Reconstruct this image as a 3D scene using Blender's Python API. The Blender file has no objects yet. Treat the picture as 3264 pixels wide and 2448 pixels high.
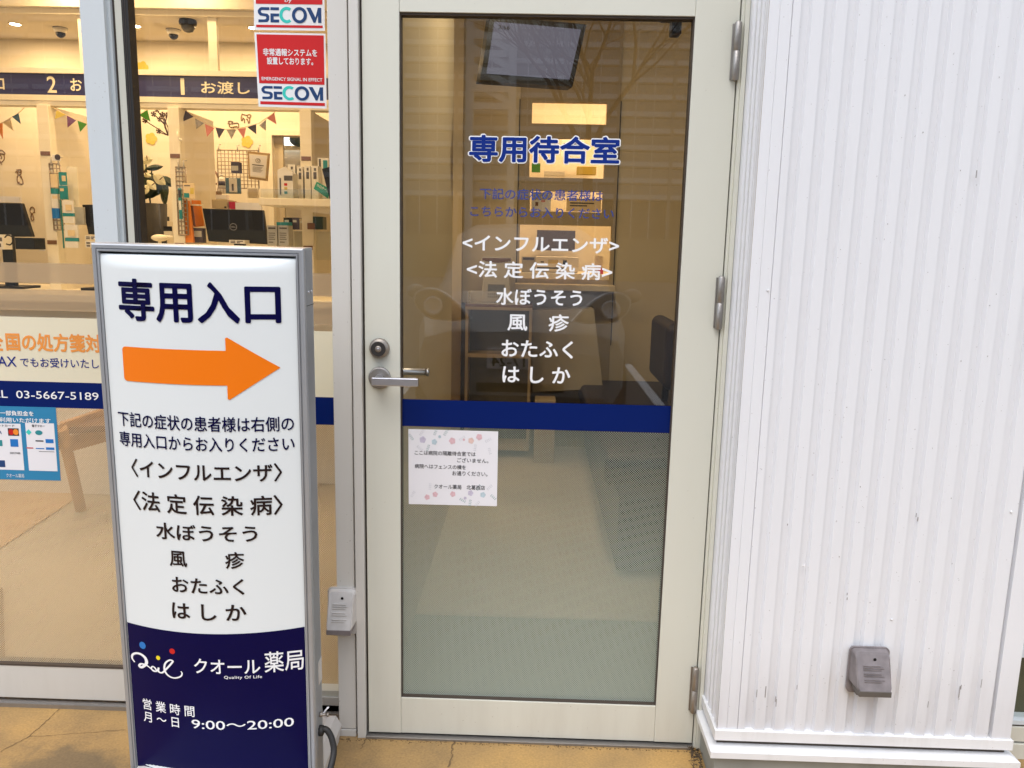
import bpy, math, random
from mathutils import Vector, Matrix
random.seed(7)
R_ = math.radians
scene = bpy.context.scene
COL = scene.collection

# ------------------------------------------------------------------ camera
CAM = Vector((0.01185, -2.0, 1.34576)); YAW, PITCH, ROLL, FPX = -0.0216215, 0.1728844, 0.0217828, 2550.0
Fw = Vector((math.sin(YAW)*math.cos(PITCH), math.cos(YAW)*math.cos(PITCH), -math.sin(PITCH)))
Rr = Vector((math.cos(YAW), -math.sin(YAW), 0)); Uu = Rr.cross(Fw)
Rv = Rr*math.cos(ROLL)+Uu*math.sin(ROLL); Uv = -Rr*math.sin(ROLL)+Uu*math.cos(ROLL)
cd = bpy.data.cameras.new('camera'); cam = bpy.data.objects.new('camera', cd); COL.objects.link(cam)
cd.sensor_fit = 'HORIZONTAL'; cd.sensor_width = 36; cd.lens = FPX/3264*36; cd.clip_start = 0.05; cd.clip_end = 800
mw = Matrix.Identity(4)
for i in range(3):
    mw[i][0] = Rv[i]; mw[i][1] = Uv[i]; mw[i][2] = -Fw[i]; mw[i][3] = CAM[i]
cam.matrix_world = mw
scene.camera = cam

# ------------------------------------------------------------------ world, sun, exposure
SUN_EL, SUN_ROT = R_(62), R_(195)
world = bpy.data.worlds.new('World'); scene.world = world; world.use_nodes = True
wn = world.node_tree; wn.nodes.clear()
sky = wn.nodes.new('ShaderNodeTexSky'); sky.sky_type = 'NISHITA'; sky.sun_disc = False
sky.sun_elevation = SUN_EL; sky.sun_rotation = SUN_ROT; sky.air_density = 1.0; sky.dust_density = 1.5; sky.ozone_density = 1.0
hs = wn.nodes.new('ShaderNodeHueSaturation'); hs.inputs['Saturation'].default_value = 0.5
bg = wn.nodes.new('ShaderNodeBackground'); bg.inputs[1].default_value = 0.15
wo = wn.nodes.new('ShaderNodeOutputWorld')
wn.links.new(sky.outputs[0], hs.inputs['Color']); wn.links.new(hs.outputs[0], bg.inputs[0]); wn.links.new(bg.outputs[0], wo.inputs[0])
sd = bpy.data.lights.new('sun', 'SUN'); sd.energy = 0.5; sd.angle = R_(40); sd.color = (1, .99, .965)
so = bpy.data.objects.new('sun', sd); COL.objects.link(so)
so.rotation_euler = (R_(28), 0, R_(-15))
scene.view_settings.view_transform = 'Standard'; scene.view_settings.look = 'None'
scene.view_settings.exposure = 1.30; scene.view_settings.gamma = 1.0
scene.cycles.use_denoising = True
scene.cycles.max_bounces = 10; scene.cycles.diffuse_bounces = 4; scene.cycles.transparent_max_bounces = 24
scene.cycles.sample_clamp_indirect = 6.0
scene.cycles.caustics_reflective = False; scene.cycles.caustics_refractive = False

# ------------------------------------------------------------------ surveying helpers (photo 3264x2448)
def ray(px, py):
    return Fw + Rv*((px-1632)/FPX) - Uv*((py-1224)/FPX)
def P(px, py, y):
    d = ray(px, py); return CAM + d*((y-CAM.y)/d.y)
def X_(px, py, y): return P(px, py, y).x
def Z_(px, py, y): return P(px, py, y).z
zA = lambda u, v: (u*.2532, v*.2532)
zB = lambda u, v: (400+u*.2532, v*.2532)
zC = lambda u, v: (u*.2532, 380+v*.2532)
zD = lambda u, v: (400+u*.3165, 380+v*.3165)
zF = lambda u, v: (1240+u*.3165, v*.3165)
zG = lambda u, v: (1240+u*.3617, 500+v*.3617)
zH = lambda u, v: (1400+u*.3797, 900+v*.3797)
zI = lambda u, v: (u*.4973, 800+v*.4973)
zJ = lambda u, v: (u*.4973, 1623+v*.4973)
zK = lambda u, v: (u*.2652, 860+v*.2652)
zE = lambda u, v: (1050+u*.5425, 800+v*.5425)
D_ = lambda u, v: (u*1.4756, v*1.4756)

class Plane:
    """vertical plane facing -y at depth y"""
    def __init__(s, y): s.y = y
    def inv(s, px, py): p = P(px, py, s.y); return (p.x, p.z)
    def at(s, a, b, off=0.0): return Vector((a, s.y-off, b))
class Bulge:
    """the pillow-shaped face of the light box"""
    def __init__(s, M, Wd, top, bot, b):
        s.M, s.Mi, s.W, s.top, s.bot, s.b = M, M.inverted(), Wd, top, bot, b
    def bulge(s, x, z):
        u = min(1, abs(x)/(s.W/2)); e = max(0, min(s.top-z, z-s.bot)); r = .03
        g = math.sqrt(max(0, 1-(1-min(1, e/r))**2))
        return s.b*(1-u*u)*g + .004*g
    def inv(s, px, py):
        o = s.Mi @ CAM; d = s.Mi.to_3x3() @ ray(px, py); yb = 0
        for _ in range(8):
            t = (yb-o.y)/d.y; x = o.x+d.x*t; z = o.z+d.z*t; yb = .006-s.bulge(x, z)
        return (x, z)
    def at(s, a, b, off=0.0):
        return s.M @ Vector((a, .006-s.bulge(a, b)-off, b))

# ------------------------------------------------------------------ materials
def mat(name, col, rough=.5, metal=0, spec=.5, var=.04, vscale=6, bump=0, bscale=60, emit=None, trans=0, alpha=None):
    m = bpy.data.materials.new(name); m.use_nodes = True; n = m.node_tree; b = n.nodes['Principled BSDF']
    b.inputs['Roughness'].default_value = rough; b.inputs['Metallic'].default_value = metal
    b.inputs['Specular IOR Level'].default_value = spec
    tc = n.nodes.new('ShaderNodeTexCoord'); nz = n.nodes.new('ShaderNodeTexNoise')
    nz.inputs['Scale'].default_value = vscale; nz.inputs['Detail'].default_value = 5
    n.links.new(tc.outputs['Object'], nz.inputs['Vector'])
    mx = n.nodes.new('ShaderNodeMix'); mx.data_type = 'RGBA'
    c2 = [max(0, c*(1-2.2*var)) for c in col]
    mx.inputs[6].default_value = (*[min(1, c*(1+var)) for c in col], 1); mx.inputs[7].default_value = (*c2, 1)
    n.links.new(nz.outputs[0], mx.inputs[0]); n.links.new(mx.outputs[2], b.inputs['Base Color'])
    if bump:
        bn = n.nodes.new('ShaderNodeTexNoise'); bn.inputs['Scale'].default_value = bscale; bn.inputs['Detail'].default_value = 4
        n.links.new(tc.outputs['Object'], bn.inputs['Vector'])
        bp = n.nodes.new('ShaderNodeBump'); bp.inputs['Strength'].default_value = bump; bp.inputs['Distance'].default_value = .002
        n.links.new(bn.outputs[0], bp.inputs['Height']); n.links.new(bp.outputs[0], b.inputs['Normal'])
    if emit:
        b.inputs['Emission Color'].default_value = (*emit[:3], 1); b.inputs['Emission Strength'].default_value = emit[3]
    if trans: b.inputs['Transmission Weight'].default_value = trans
    if alpha is not None: b.inputs['Alpha'].default_value = alpha
    return m

def glass_mat(name, tint=(.97, .98, .97), f0=.042):
    m = bpy.data.materials.new(name); m.use_nodes = True; n = m.node_tree; n.nodes.clear()
    lw = n.nodes.new('ShaderNodeLayerWeight'); lw.inputs[0].default_value = .5
    pw = n.nodes.new('ShaderNodeMath'); pw.operation = 'POWER'; pw.inputs[1].default_value = 5
    ma = n.nodes.new('ShaderNodeMath'); ma.operation = 'MULTIPLY_ADD'; ma.inputs[1].default_value = 1-f0; ma.inputs[2].default_value = f0
    tr = n.nodes.new('ShaderNodeBsdfTransparent'); tr.inputs[0].default_value = (*tint, 1)
    gl = n.nodes.new('ShaderNodeBsdfGlossy'); gl.inputs['Roughness'].default_value = 0.0
    mx = n.nodes.new('ShaderNodeMixShader'); out = n.nodes.new('ShaderNodeOutputMaterial')
    n.links.new(lw.outputs['Facing'], pw.inputs[0]); n.links.new(pw.outputs[0], ma.inputs[0]); n.links.new(ma.outputs[0], mx.inputs[0])
    n.links.new(tr.outputs[0], mx.inputs[1]); n.links.new(gl.outputs[0], mx.inputs[2]); n.links.new(mx.outputs[0], out.inputs[0])
    return m

def film_mat(name, col, lo, hi, z0, z1, dots=True, pitch=.0037, tl=.35):
    """vinyl film; coverage runs from lo (height z1) to hi (height z0), printed as a dot screen"""
    m = bpy.data.materials.new(name); m.use_nodes = True; n = m.node_tree; n.nodes.clear(); L = n.links
    out = n.nodes.new('ShaderNodeOutputMaterial'); tc = n.nodes.new('ShaderNodeTexCoord')
    sp = n.nodes.new('ShaderNodeSeparateXYZ'); L.new(tc.outputs['Object'], sp.inputs[0])
    mr = n.nodes.new('ShaderNodeMapRange'); mr.inputs[1].default_value = z0; mr.inputs[2].default_value = z1
    mr.inputs[3].default_value = hi; mr.inputs[4].default_value = lo; L.new(sp.outputs[2], mr.inputs[0])
    fac = mr.outputs[0]
    if dots:
        k = 2*math.pi/pitch
        def mth(op, a, b=None):
            q = n.nodes.new('ShaderNodeMath'); q.operation = op
            for i, v in enumerate((a, b)):
                if v is None: continue
                if isinstance(v, (int, float)): q.inputs[i].default_value = v
                else: L.new(v, q.inputs[i])
            return q.outputs[0]
        cx = mth('COSINE', mth('MULTIPLY', mth('ADD', sp.outputs[0], sp.outputs[2]), k/1.4142))
        cz = mth('COSINE', mth('MULTIPLY', mth('SUBTRACT', sp.outputs[0], sp.outputs[2]), k/1.4142))
        s = mth('MULTIPLY', mth('ADD', cx, cz), .25)          # -.5 .. .5
        s = mth('ADD', s, mth('SUBTRACT', fac, .5))
        sm = n.nodes.new('ShaderNodeMapRange'); sm.interpolation_type = 'SMOOTHSTEP'
        sm.inputs[1].default_value = -.10; sm.inputs[2].default_value = .10; L.new(s, sm.inputs[0]); fac = sm.outputs[0]
    tr = n.nodes.new('ShaderNodeBsdfTransparent')
    df = n.nodes.new('ShaderNodeBsdfDiffuse'); df.inputs[0].default_value = (*col, 1)
    ts = n.nodes.new('ShaderNodeBsdfTranslucent'); ts.inputs[0].default_value = (*col, 1)
    m1 = n.nodes.new('ShaderNodeMixShader'); m1.inputs[0].default_value = tl; L.new(df.outputs[0], m1.inputs[1]); L.new(ts.outputs[0], m1.inputs[2])
    m2 = n.nodes.new('ShaderNodeMixShader'); L.new(fac, m2.inputs[0]); L.new(tr.outputs[0], m2.inputs[1]); L.new(m1.outputs[0], m2.inputs[2])
    L.new(m2.outputs[0], out.inputs[0]); return m

def dirt_metal(name, col, dirt, rough=.45, amount=.5, low=None):
    """painted metal with vertical weather streaks, small specks and grime near the bottom edge"""
    m = bpy.data.materials.new(name); m.use_nodes = True; n = m.node_tree; L = n.links; b = n.nodes['Principled BSDF']
    b.inputs['Roughness'].default_value = rough
    tc = n.nodes.new('ShaderNodeTexCoord'); mp = n.nodes.new('ShaderNodeMapping'); mp.inputs['Scale'].default_value = (15, 15, 2.4)
    L.new(tc.outputs['Object'], mp.inputs[0])
    st = n.nodes.new('ShaderNodeTexNoise'); st.inputs['Scale'].default_value = 1.2; st.inputs['Detail'].default_value = 6; st.inputs['Roughness'].default_value = .6
    L.new(mp.outputs[0], st.inputs['Vector'])
    cr = n.nodes.new('ShaderNodeMapRange'); cr.inputs[1].default_value = .5; cr.inputs[2].default_value = .85; cr.inputs[4].default_value = amount; L.new(st.outputs[0], cr.inputs[0])
    vo = n.nodes.new('ShaderNodeTexNoise'); vo.inputs['Scale'].default_value = 150; vo.inputs['Detail'].default_value = 1; L.new(tc.outputs['Object'], vo.inputs['Vector'])
    sk = n.nodes.new('ShaderNodeMapRange'); sk.inputs[1].default_value = .765; sk.inputs[2].default_value = .79; L.new(vo.outputs[0], sk.inputs[0])
    big = n.nodes.new('ShaderNodeTexNoise'); big.inputs['Scale'].default_value = 3; L.new(tc.outputs['Object'], big.inputs['Vector'])
    skm = n.nodes.new('ShaderNodeMath'); skm.operation = 'MULTIPLY'; skm.inputs[1].default_value = .6; L.new(sk.outputs[0], skm.inputs[0])
    f = n.nodes.new('ShaderNodeMath'); f.operation = 'MAXIMUM'; L.new(cr.outputs[0], f.inputs[0]); L.new(skm.outputs[0], f.inputs[1])
    last = f.outputs[0]
    if low:
        sp = n.nodes.new('ShaderNodeSeparateXYZ'); L.new(tc.outputs['Object'], sp.inputs[0])
        lz = n.nodes.new('ShaderNodeMapRange'); lz.inputs[1].default_value = low[0]; lz.inputs[2].default_value = low[1]
        lz.inputs[3].default_value = 1; lz.inputs[4].default_value = 0; L.new(sp.outputs[2], lz.inputs[0])
        lm = n.nodes.new('ShaderNodeMath'); lm.operation = 'MULTIPLY'; L.new(lz.outputs[0], lm.inputs[0]); L.new(st.outputs[0], lm.inputs[1])
        lk = n.nodes.new('ShaderNodeMath'); lk.operation = 'MULTIPLY'; lk.inputs[1].default_value = low[2]; L.new(lm.outputs[0], lk.inputs[0])
        g = n.nodes.new('ShaderNodeMath'); g.operation = 'ADD'; g.use_clamp = True; L.new(last, g.inputs[0]); L.new(lk.outputs[0], g.inputs[1]); last = g.outputs[0]
    mx = n.nodes.new('ShaderNodeMix'); mx.data_type = 'RGBA'; mx.inputs[6].default_value = (*col, 1); mx.inputs[7].default_value = (*dirt, 1)
    L.new(last, mx.inputs[0]); L.new(mx.outputs[2], b.inputs['Base Color'])
    bn = n.nodes.new('ShaderNodeTexNoise'); bn.inputs['Scale'].default_value = 9; L.new(mp.outputs[0], bn.inputs['Vector'])
    bp = n.nodes.new('ShaderNodeBump'); bp.inputs['Strength'].default_value = .025; bp.inputs['Distance'].default_value = .002
    L.new(bn.outputs[0], bp.inputs['Height']); L.new(bp.outputs[0], b.inputs['Normal'])
    return m

M = {}
M['cream_alu'] = dirt_metal('cream_aluminium', (.665, .66, .572), (.42, .38, .31), .42, .05, (.0, .35, .55))
M['post_alu'] = dirt_metal('post_aluminium', (.63, .61, .565), (.36, .32, .27), .45, .06, (.0, .30, .5))
M['blue_alu'] = dirt_metal('pale_aluminium', (.60, .645, .665), (.4, .4, .38), .38, .10)
M['rail_alu'] = dirt_metal('rail_aluminium', (.60, .585, .545), (.38, .35, .29), .42, .06, (.0, .16, .4))
M['white_steel'] = dirt_metal('white_corrugated_steel', (.755, .76, .78), (.44, .42, .42), .45, .10, (.13, .40, .75))
M['flash_steel'] = dirt_metal('white_flashing', (.74, .735, .73), (.40, .37, .33), .45, .35)
M['dark_gap'] = mat('dark_rubber', (.012, .010, .009), .6, var=.1)
M['brown_gap'] = mat('brown_gasket', (.06, .045, .035), .6)
M['steel'] = mat('brushed_steel', (.36, .34, .32), .5, .9, var=.06, vscale=90, bump=.1, bscale=300)
M['bright_steel'] = mat('satin_steel', (.58, .58, .62), .36, 1, var=.03, vscale=40)
M['dull_steel'] = mat('weathered_steel', (.36, .32, .28), .5, .9, var=.1, vscale=40)
M['glass'] = glass_mat('window_glass', (.975, .985, .975), .045)
M['door_glass'] = glass_mat('door_glass', (.90, .90, .88), .062)
M['navy_film'] = mat('blue_vinyl', (.002, .013, .115), .3, var=.03, spec=.15)
M['white_vinyl'] = mat('white_vinyl', (.86, .87, .88), .4, var=.02)
M['blue_vinyl'] = mat('royal_blue_vinyl', (.008, .03, .22), .4, var=.03, spec=.15)
M['faded_vinyl'] = mat('faded_blue_vinyl', (.035, .06, .26), .45, var=.2, vscale=40)
M['sign_white'] = mat('sign_acrylic', (.73, .77, .775), .25, var=.015, vscale=3, spec=.4)
M['sign_navy'] = mat('sign_navy', (.002, .0015, .045), .3, var=.05, spec=.12)
M['ink_black'] = mat('sign_black', (.014, .006, .007), .35, spec=.3)
M['sign_orange'] = mat('sign_orange', (.86, .19, .003), .3, var=.02, spec=.4)
M['sign_alu'] = mat('sign_aluminium', (.40, .415, .44), .42, .55, var=.05, vscale=15, bump=.03)
M['sign_base'] = mat('sign_base_paint', (.56, .53, .50), .5, var=.1, vscale=9)
M['red'] = mat('print_red', (.62, .01, .012), .4, var=.02)
M['logo_blue'] = mat('print_navy', (.01, .05, .17), .4, var=.02)
M['logo_teal'] = mat('print_teal', (.04, .60, .52), .4, var=.02)
M['paper'] = mat('paper_white', (.80, .79, .82), .6, var=.02)
M['black_ink'] = mat('print_black', (.03, .03, .035), .5)
M['dot_blue'] = mat('print_sky', (.01, .17, .52), .35); M['dot_yellow'] = mat('print_yellow', (.8, .66, .02), .35); M['dot_red'] = mat('print_scarlet', (.55, .01, .01), .35)
M['orange_text'] = mat('orange_vinyl', (.82, .30, .055), .45, var=.06)
M['poster_blue'] = mat('poster_blue', (.02, .22, .42), .45)
M['wall_in'] = mat('interior_wall', (.80, .74, .62), .8, var=.03, vscale=2)
M['ceil_in'] = mat('interior_ceiling', (.78, .72, .60), .85, var=.02)
M['cream'] = mat('cream_laminate', (.86, .80, .66), .45, var=.02)
M['navy_board'] = mat('navy_board', (.028, .030, .125), .35, var=.05)
M['cream_text'] = mat('cream_lettering', (.88, .83, .66), .5)
M['black'] = mat('black_plastic', (.012, .012, .013), .4, spec=.25)
M['black_matte'] = mat('black_matte', (.025, .022, .02), .6)
M['wood'] = mat('blond_wood', (.60, .32, .12), .45, var=.25, vscale=12)
M['brown'] = mat('brown_wood', (.22, .10, .045), .5, var=.2, vscale=20)
M['teal'] = mat('teal_pack', (.02, .25, .28), .4); M['green'] = mat('green_felt', (.06, .26, .02), .8)
M['orange'] = mat('orange_card', (.85, .26, .02), .5); M['purple'] = mat('purple_felt', (.17, .06, .16), .8)
M['pink'] = mat('pink_felt', (.58, .20, .17), .8); M['slate'] = mat('slate_felt', (.06, .05, .08), .8)
M['greyfelt'] = mat('grey_print_felt', (.42, .38, .33), .8, var=.4, vscale=90); M['bluefelt'] = mat('blue_felt', (.09, .18, .26), .8)
M['yellow'] = mat('yellow_felt', (.66, .52, .10), .8); M['creamfelt'] = mat('cream_felt', (.78, .62, .38), .8)
M['white'] = mat('white_card', (.80, .78, .74), .55); M['box_grey'] = mat('grey_card', (.48, .48, .46), .6, var=.1, vscale=60)
M['print'] = mat('small_print', (.10, .09, .09), .6); M['magenta'] = mat('crimson_plastic', (.5, .02, .07), .4)
M['wire'] = mat('grid_wire', (.38, .30, .22), .4, .3); M['leaf'] = mat('dark_leaf', (.025, .05, .02), .4, var=.3, vscale=30)
M['petal'] = mat('white_petal', (.82, .80, .58), .5); M['twig'] = mat('dry_twig', (.09, .03, .02), .8)
M['lamp'] = mat('lamp_glow', (1, 1, 1), .5, emit=(1, .86, .62, 14)); M['line'] = mat('decal_brown', (.20, .11, .05), .8)
M['outlet_w'] = mat('outlet_plastic_pale', (.58, .55, .52), .5, var=.14, vscale=35)
M['outlet_g'] = mat('outlet_plastic_grey', (.235, .205, .205), .45, var=.3, vscale=30, bump=.1)
M['outlet_d'] = mat('outlet_plastic_dark', (.12, .105, .09), .55, var=.2)
M['seat'] = mat('navy_vinyl_upholstery', (.018, .014, .03), .45, var=.1)
M['screen'] = mat('tv_screen', (.02, .02, .03), .5, var=.1, spec=.1, emit=(.33, .33, .45, .16))
M['cork'] = mat('waiting_wall', (.58, .50, .36), .85, var=.05, vscale=2)
M['cork2'] = mat('waiting_panel', (.38, .31, .20), .8, var=.05)
M['cabinet'] = mat('cabinet_inside', (.13, .125, .10), .7); M['trim_wood'] = mat('cabinet_wood', (.47, .38, .26), .5)
M['basket'] = mat('basket_plastic', (.70, .66, .56), .5)
M['grey_mat'] = mat('entry_floor', (.20, .25, .225), .6, var=.05)
M['vinyl_floor'] = mat('vinyl_floor', (.62, .54, .42), .45, var=.05, vscale=3)
M['pharm_floor'] = mat('pharmacy_floor', (.56, .49, .38), .4, var=.05, vscale=3)

def floor_mat():
    m = bpy.data.materials.new('ochre_concrete'); m.use_nodes = True; n = m.node_tree; L = n.links; b = n.nodes['Principled BSDF']
    b.inputs['Roughness'].default_value = .62
    tc = n.nodes.new('ShaderNodeTexCoord')
    a = n.nodes.new('ShaderNodeTexNoise'); a.inputs['Scale'].default_value = 3.5; a.inputs['Detail'].default_value = 8; a.inputs['Roughness'].default_value = .6; L.new(tc.outputs['Object'], a.inputs['Vector'])
    r = n.nodes.new('ShaderNodeValToRGB'); e = r.color_ramp.elements
    e[0].position = .34; e[0].color = (.24, .155, .068, 1); e[1].position = .66; e[1].color = (.45, .27, .09, 1)
    q = e.new(.52); q.color = (.37, .228, .085, 1)
    L.new(a.outputs[0], r.inputs[0])
    # dark damp stain in front of the sliding door
    s = n.nodes.new('ShaderNodeTexNoise'); s.inputs['Scale'].default_value = 9; s.inputs['Detail'].default_value = 9; s.inputs['Roughness'].default_value = .7; L.new(tc.outputs['Object'], s.inputs['Vector'])
    mp = n.nodes.new('ShaderNodeMapping'); mp.inputs['Location'].default_value = (1.16*2.6, .17*5.5, 0); mp.inputs['Scale'].default_value = (2.6, 5.5, 1); L.new(tc.outputs['Object'], mp.inputs[0])
    ln = n.nodes.new('ShaderNodeVectorMath'); ln.operation = 'LENGTH'; L.new(mp.outputs[0], ln.inputs[0])
    mr = n.nodes.new('ShaderNodeMapRange'); mr.inputs[1].default_value = .15; mr.inputs[2].default_value = 1.0; mr.inputs[3].default_value = .42; mr.inputs[4].default_value = -.45; L.new(ln.outputs['Value'], mr.inputs[0])
    ad = n.nodes.new('ShaderNodeMath'); ad.operation = 'ADD'; L.new(mr.outputs[0], ad.inputs[0]); L.new(s.outputs[0], ad.inputs[1])
    st = n.nodes.new('ShaderNodeMapRange'); st.inputs[1].default_value = .55; st.inputs[2].default_value = .82; st.inputs[4].default_value = .8; L.new(ad.outputs[0], st.inputs[0])
    mx = n.nodes.new('ShaderNodeMix'); mx.data_type = 'RGBA'; mx.inputs[7].default_value = (.13, .095, .055, 1); L.new(st.outputs[0], mx.inputs[0]); L.new(r.outputs[0], mx.inputs[6])
    # fine speckle
    f = n.nodes.new('ShaderNodeTexNoise'); f.inputs['Scale'].default_value = 160; f.inputs['Detail'].default_value = 3; L.new(tc.outputs['Object'], f.inputs['Vector'])
    fr = n.nodes.new('ShaderNodeMapRange'); fr.inputs[3].default_value = .62; fr.inputs[4].default_value = 1.32; L.new(f.outputs[0], fr.inputs[0])
    m2 = n.nodes.new('ShaderNodeMix'); m2.data_type = 'RGBA'; m2.blend_type = 'MULTIPLY'; m2.inputs[0].default_value = 1; L.new(mx.outputs[2], m2.inputs[6]); L.new(fr.outputs[0], m2.inputs[7])
    L.new(m2.outputs[2], b.inputs['Base Color'])
    bp = n.nodes.new('ShaderNodeBump'); bp.inputs['Strength'].default_value = .25; bp.inputs['Distance'].default_value = .003; L.new(a.outputs[0], bp.inputs['Height']); L.new(bp.outputs[0], b.inputs['Normal'])
    return m
M['ochre'] = floor_mat()
M['crack'] = mat('crack_dark', (.16, .10, .045), .9)
M['found'] = mat('concrete_foundation', (.33, .33, .29), .85, var=.22, vscale=7, bump=.4, bscale=40)
M['asphalt'] = mat('asphalt', (.10, .10, .10), .85, var=.2, vscale=20, bump=.4, bscale=90)

# ------------------------------------------------------------------ mesh helpers
def off_of(o):
    v = Vector((0, 0, 0))
    while o is not None: v += o.location; o = o.parent
    return v
class MB:
    def __init__(s): s.v = []; s.f = []; s.m = []; s.cur = 0; s.sm = []
    def face(s, pts, smooth=False):
        i = len(s.v); s.v += [Vector(p) for p in pts]; s.f.append(tuple(range(i, i+len(pts)))); s.m.append(s.cur); s.sm.append(smooth); return s
    def box(s, x0, x1, y0, y1, z0, z1, M4=None):
        if x0 > x1: x0, x1 = x1, x0
        if y0 > y1: y0, y1 = y1, y0
        if z0 > z1: z0, z1 = z1, z0
        c = [Vector((x, y, z)) for x in (x0, x1) for y in (y0, y1) for z in (z0, z1)]
        if M4: c = [M4 @ p for p in c]
        i = len(s.v); s.v += c
        for q in ((0, 1, 3, 2), (4, 6, 7, 5), (0, 4, 5, 1), (2, 3, 7, 6), (0, 2, 6, 4), (1, 5, 7, 3)):
            s.f.append(tuple(i+k for k in q)); s.m.append(s.cur); s.sm.append(False)
        return s
    def prism(s, poly, d, both=True):
        """poly: list of 3D points (planar), extruded by vector d"""
        d = Vector(d); n = len(poly); i = len(s.v); s.v += [Vector(p) for p in poly]+[Vector(p)+d for p in poly]
        s.f.append(tuple(range(i, i+n))); s.f.append(tuple(range(i+2*n-1, i+n-1, -1)))
        for k in range(n): s.f.append((i+k, i+n+k, i+n+(k+1) % n, i+(k+1) % n))
        s.m += [s.cur]*(n+2); s.sm += [False]*(n+2); return s
    def tube(s, pts, r, seg=8, rs=None, cap=True, flat=None):
        pts = [Vector(p) for p in pts]; n = len(pts); rings = []
        prev = None
        for k, p in enumerate(pts):
            t = (pts[min(k+1, n-1)]-pts[max(k-1, 0)]).normalized()
            a = prev if prev is not None else (Vector((0, 0, 1)) if abs(t.z) < .9 else Vector((1, 0, 0)))
            a = (a-t*a.dot(t)).normalized(); b = t.cross(a); prev = a
            rr = rs[k] if rs else r; i = len(s.v); rings.append(i)
            for j in range(seg):
                w = 2*math.pi*j/seg; s.v.append(p+a*math.cos(w)*rr+b*math.sin(w)*rr)
        for k in range(n-1):
            for j in range(seg):
                a0 = rings[k]; b0 = rings[k+1]
                s.f.append((a0+j, a0+(j+1) % seg, b0+(j+1) % seg, b0+j)); s.m.append(s.cur); s.sm.append(True)
        if cap:
            s.f.append(tuple(rings[0]+j for j in range(seg))[::-1]); s.f.append(tuple(rings[-1]+j for j in range(seg)))
            s.m += [s.cur]*2; s.sm += [False]*2
        return s
    def lathe(s, o, axis, prof, seg=28):
        """prof: list of (radius, distance along axis)"""
        o = Vector(o); ax = Vector(axis).normalized(); a = ax.orthogonal().normalized(); b = ax.cross(a); rings = []
        for r, h in prof:
            rings.append(len(s.v))
            for j in range(seg):
                w = 2*math.pi*j/seg; s.v.append(o+ax*h+a*math.cos(w)*r+b*math.sin(w)*r)
        for k in range(len(prof)-1):
            for j in range(seg):
                a0, b0 = rings[k], rings[k+1]; s.f.append((a0+j, a0+(j+1) % seg, b0+(j+1) % seg, b0+j)); s.m.append(s.cur); s.sm.append(True)
        s.f.append(tuple(rings[0]+j for j in range(seg))[::-1]); s.f.append(tuple(rings[-1]+j for j in range(seg)))
        s.m += [s.cur]*2; s.sm += [False]*2; return s
    def ball(s, o, r, sx=1, sy=1, sz=1, seg=12, rings=8):
        o = Vector(o); i0 = len(s.v)
        for a in range(rings+1):
            th = math.pi*a/rings
            for j in range(seg):
                w = 2*math.pi*j/seg; s.v.append(o+Vector((r*sx*math.sin(th)*math.cos(w), r*sy*math.sin(th)*math.sin(w), r*sz*math.cos(th))))
        for a in range(rings):
            for j in range(seg):
                p, q = i0+a*seg, i0+(a+1)*seg
                s.f.append((p+j, q+j, q+(j+1) % seg, p+(j+1) % seg)); s.m.append(s.cur); s.sm.append(True)
        return s
    def build(s, name, m, parent=None, bevel=0, seg=2):
        me = bpy.data.meshes.new(name); off = off_of(parent)
        me.from_pydata([tuple(p-off) for p in s.v], [], s.f); 
        for mm in (m if isinstance(m, (list, tuple)) else [m]): me.materials.append(mm)
        me.polygons.foreach_set('material_index', s.m); me.polygons.foreach_set('use_smooth', s.sm); me.update()
        o = bpy.data.objects.new(name, me); COL.objects.link(o)
        if parent: o.parent = parent
        if bevel:
            b = o.modifiers.new('bevel', 'BEVEL'); b.width = bevel; b.segments = seg; b.limit_method = 'ANGLE'; b.angle_limit = R_(40)
        return o
def tag(o, label=None, cat=None, group=None, kind=None):
    if label: o['label'] = label
    if cat: o['category'] = cat
    if group: o['group'] = group
    if kind: o['kind'] = kind
    return o
def empty(name, loc, label, cat, group=None):
    o = bpy.data.objects.new(name, None); COL.objects.link(o); o.location = loc; o.empty_display_size = .05
    return tag(o, label, cat, group)
def dup(root, delta, label=None, group=None):
    c = root.copy(); COL.objects.link(c); c.location = root.location+Vector(delta)
    if label: c['label'] = label
    if group: c['group'] = group
    for ch in list(root.children):
        k = ch.copy(); COL.objects.link(k); k.parent = c
        for g in list(ch.children):
            q = g.copy(); COL.objects.link(q); q.parent = k
    return c
def box(name, m, x0, x1, y0, y1, z0, z1, parent=None, bevel=0):
    return MB().box(x0, x1, y0, y1, z0, z1).build(name, m, parent, bevel)

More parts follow.
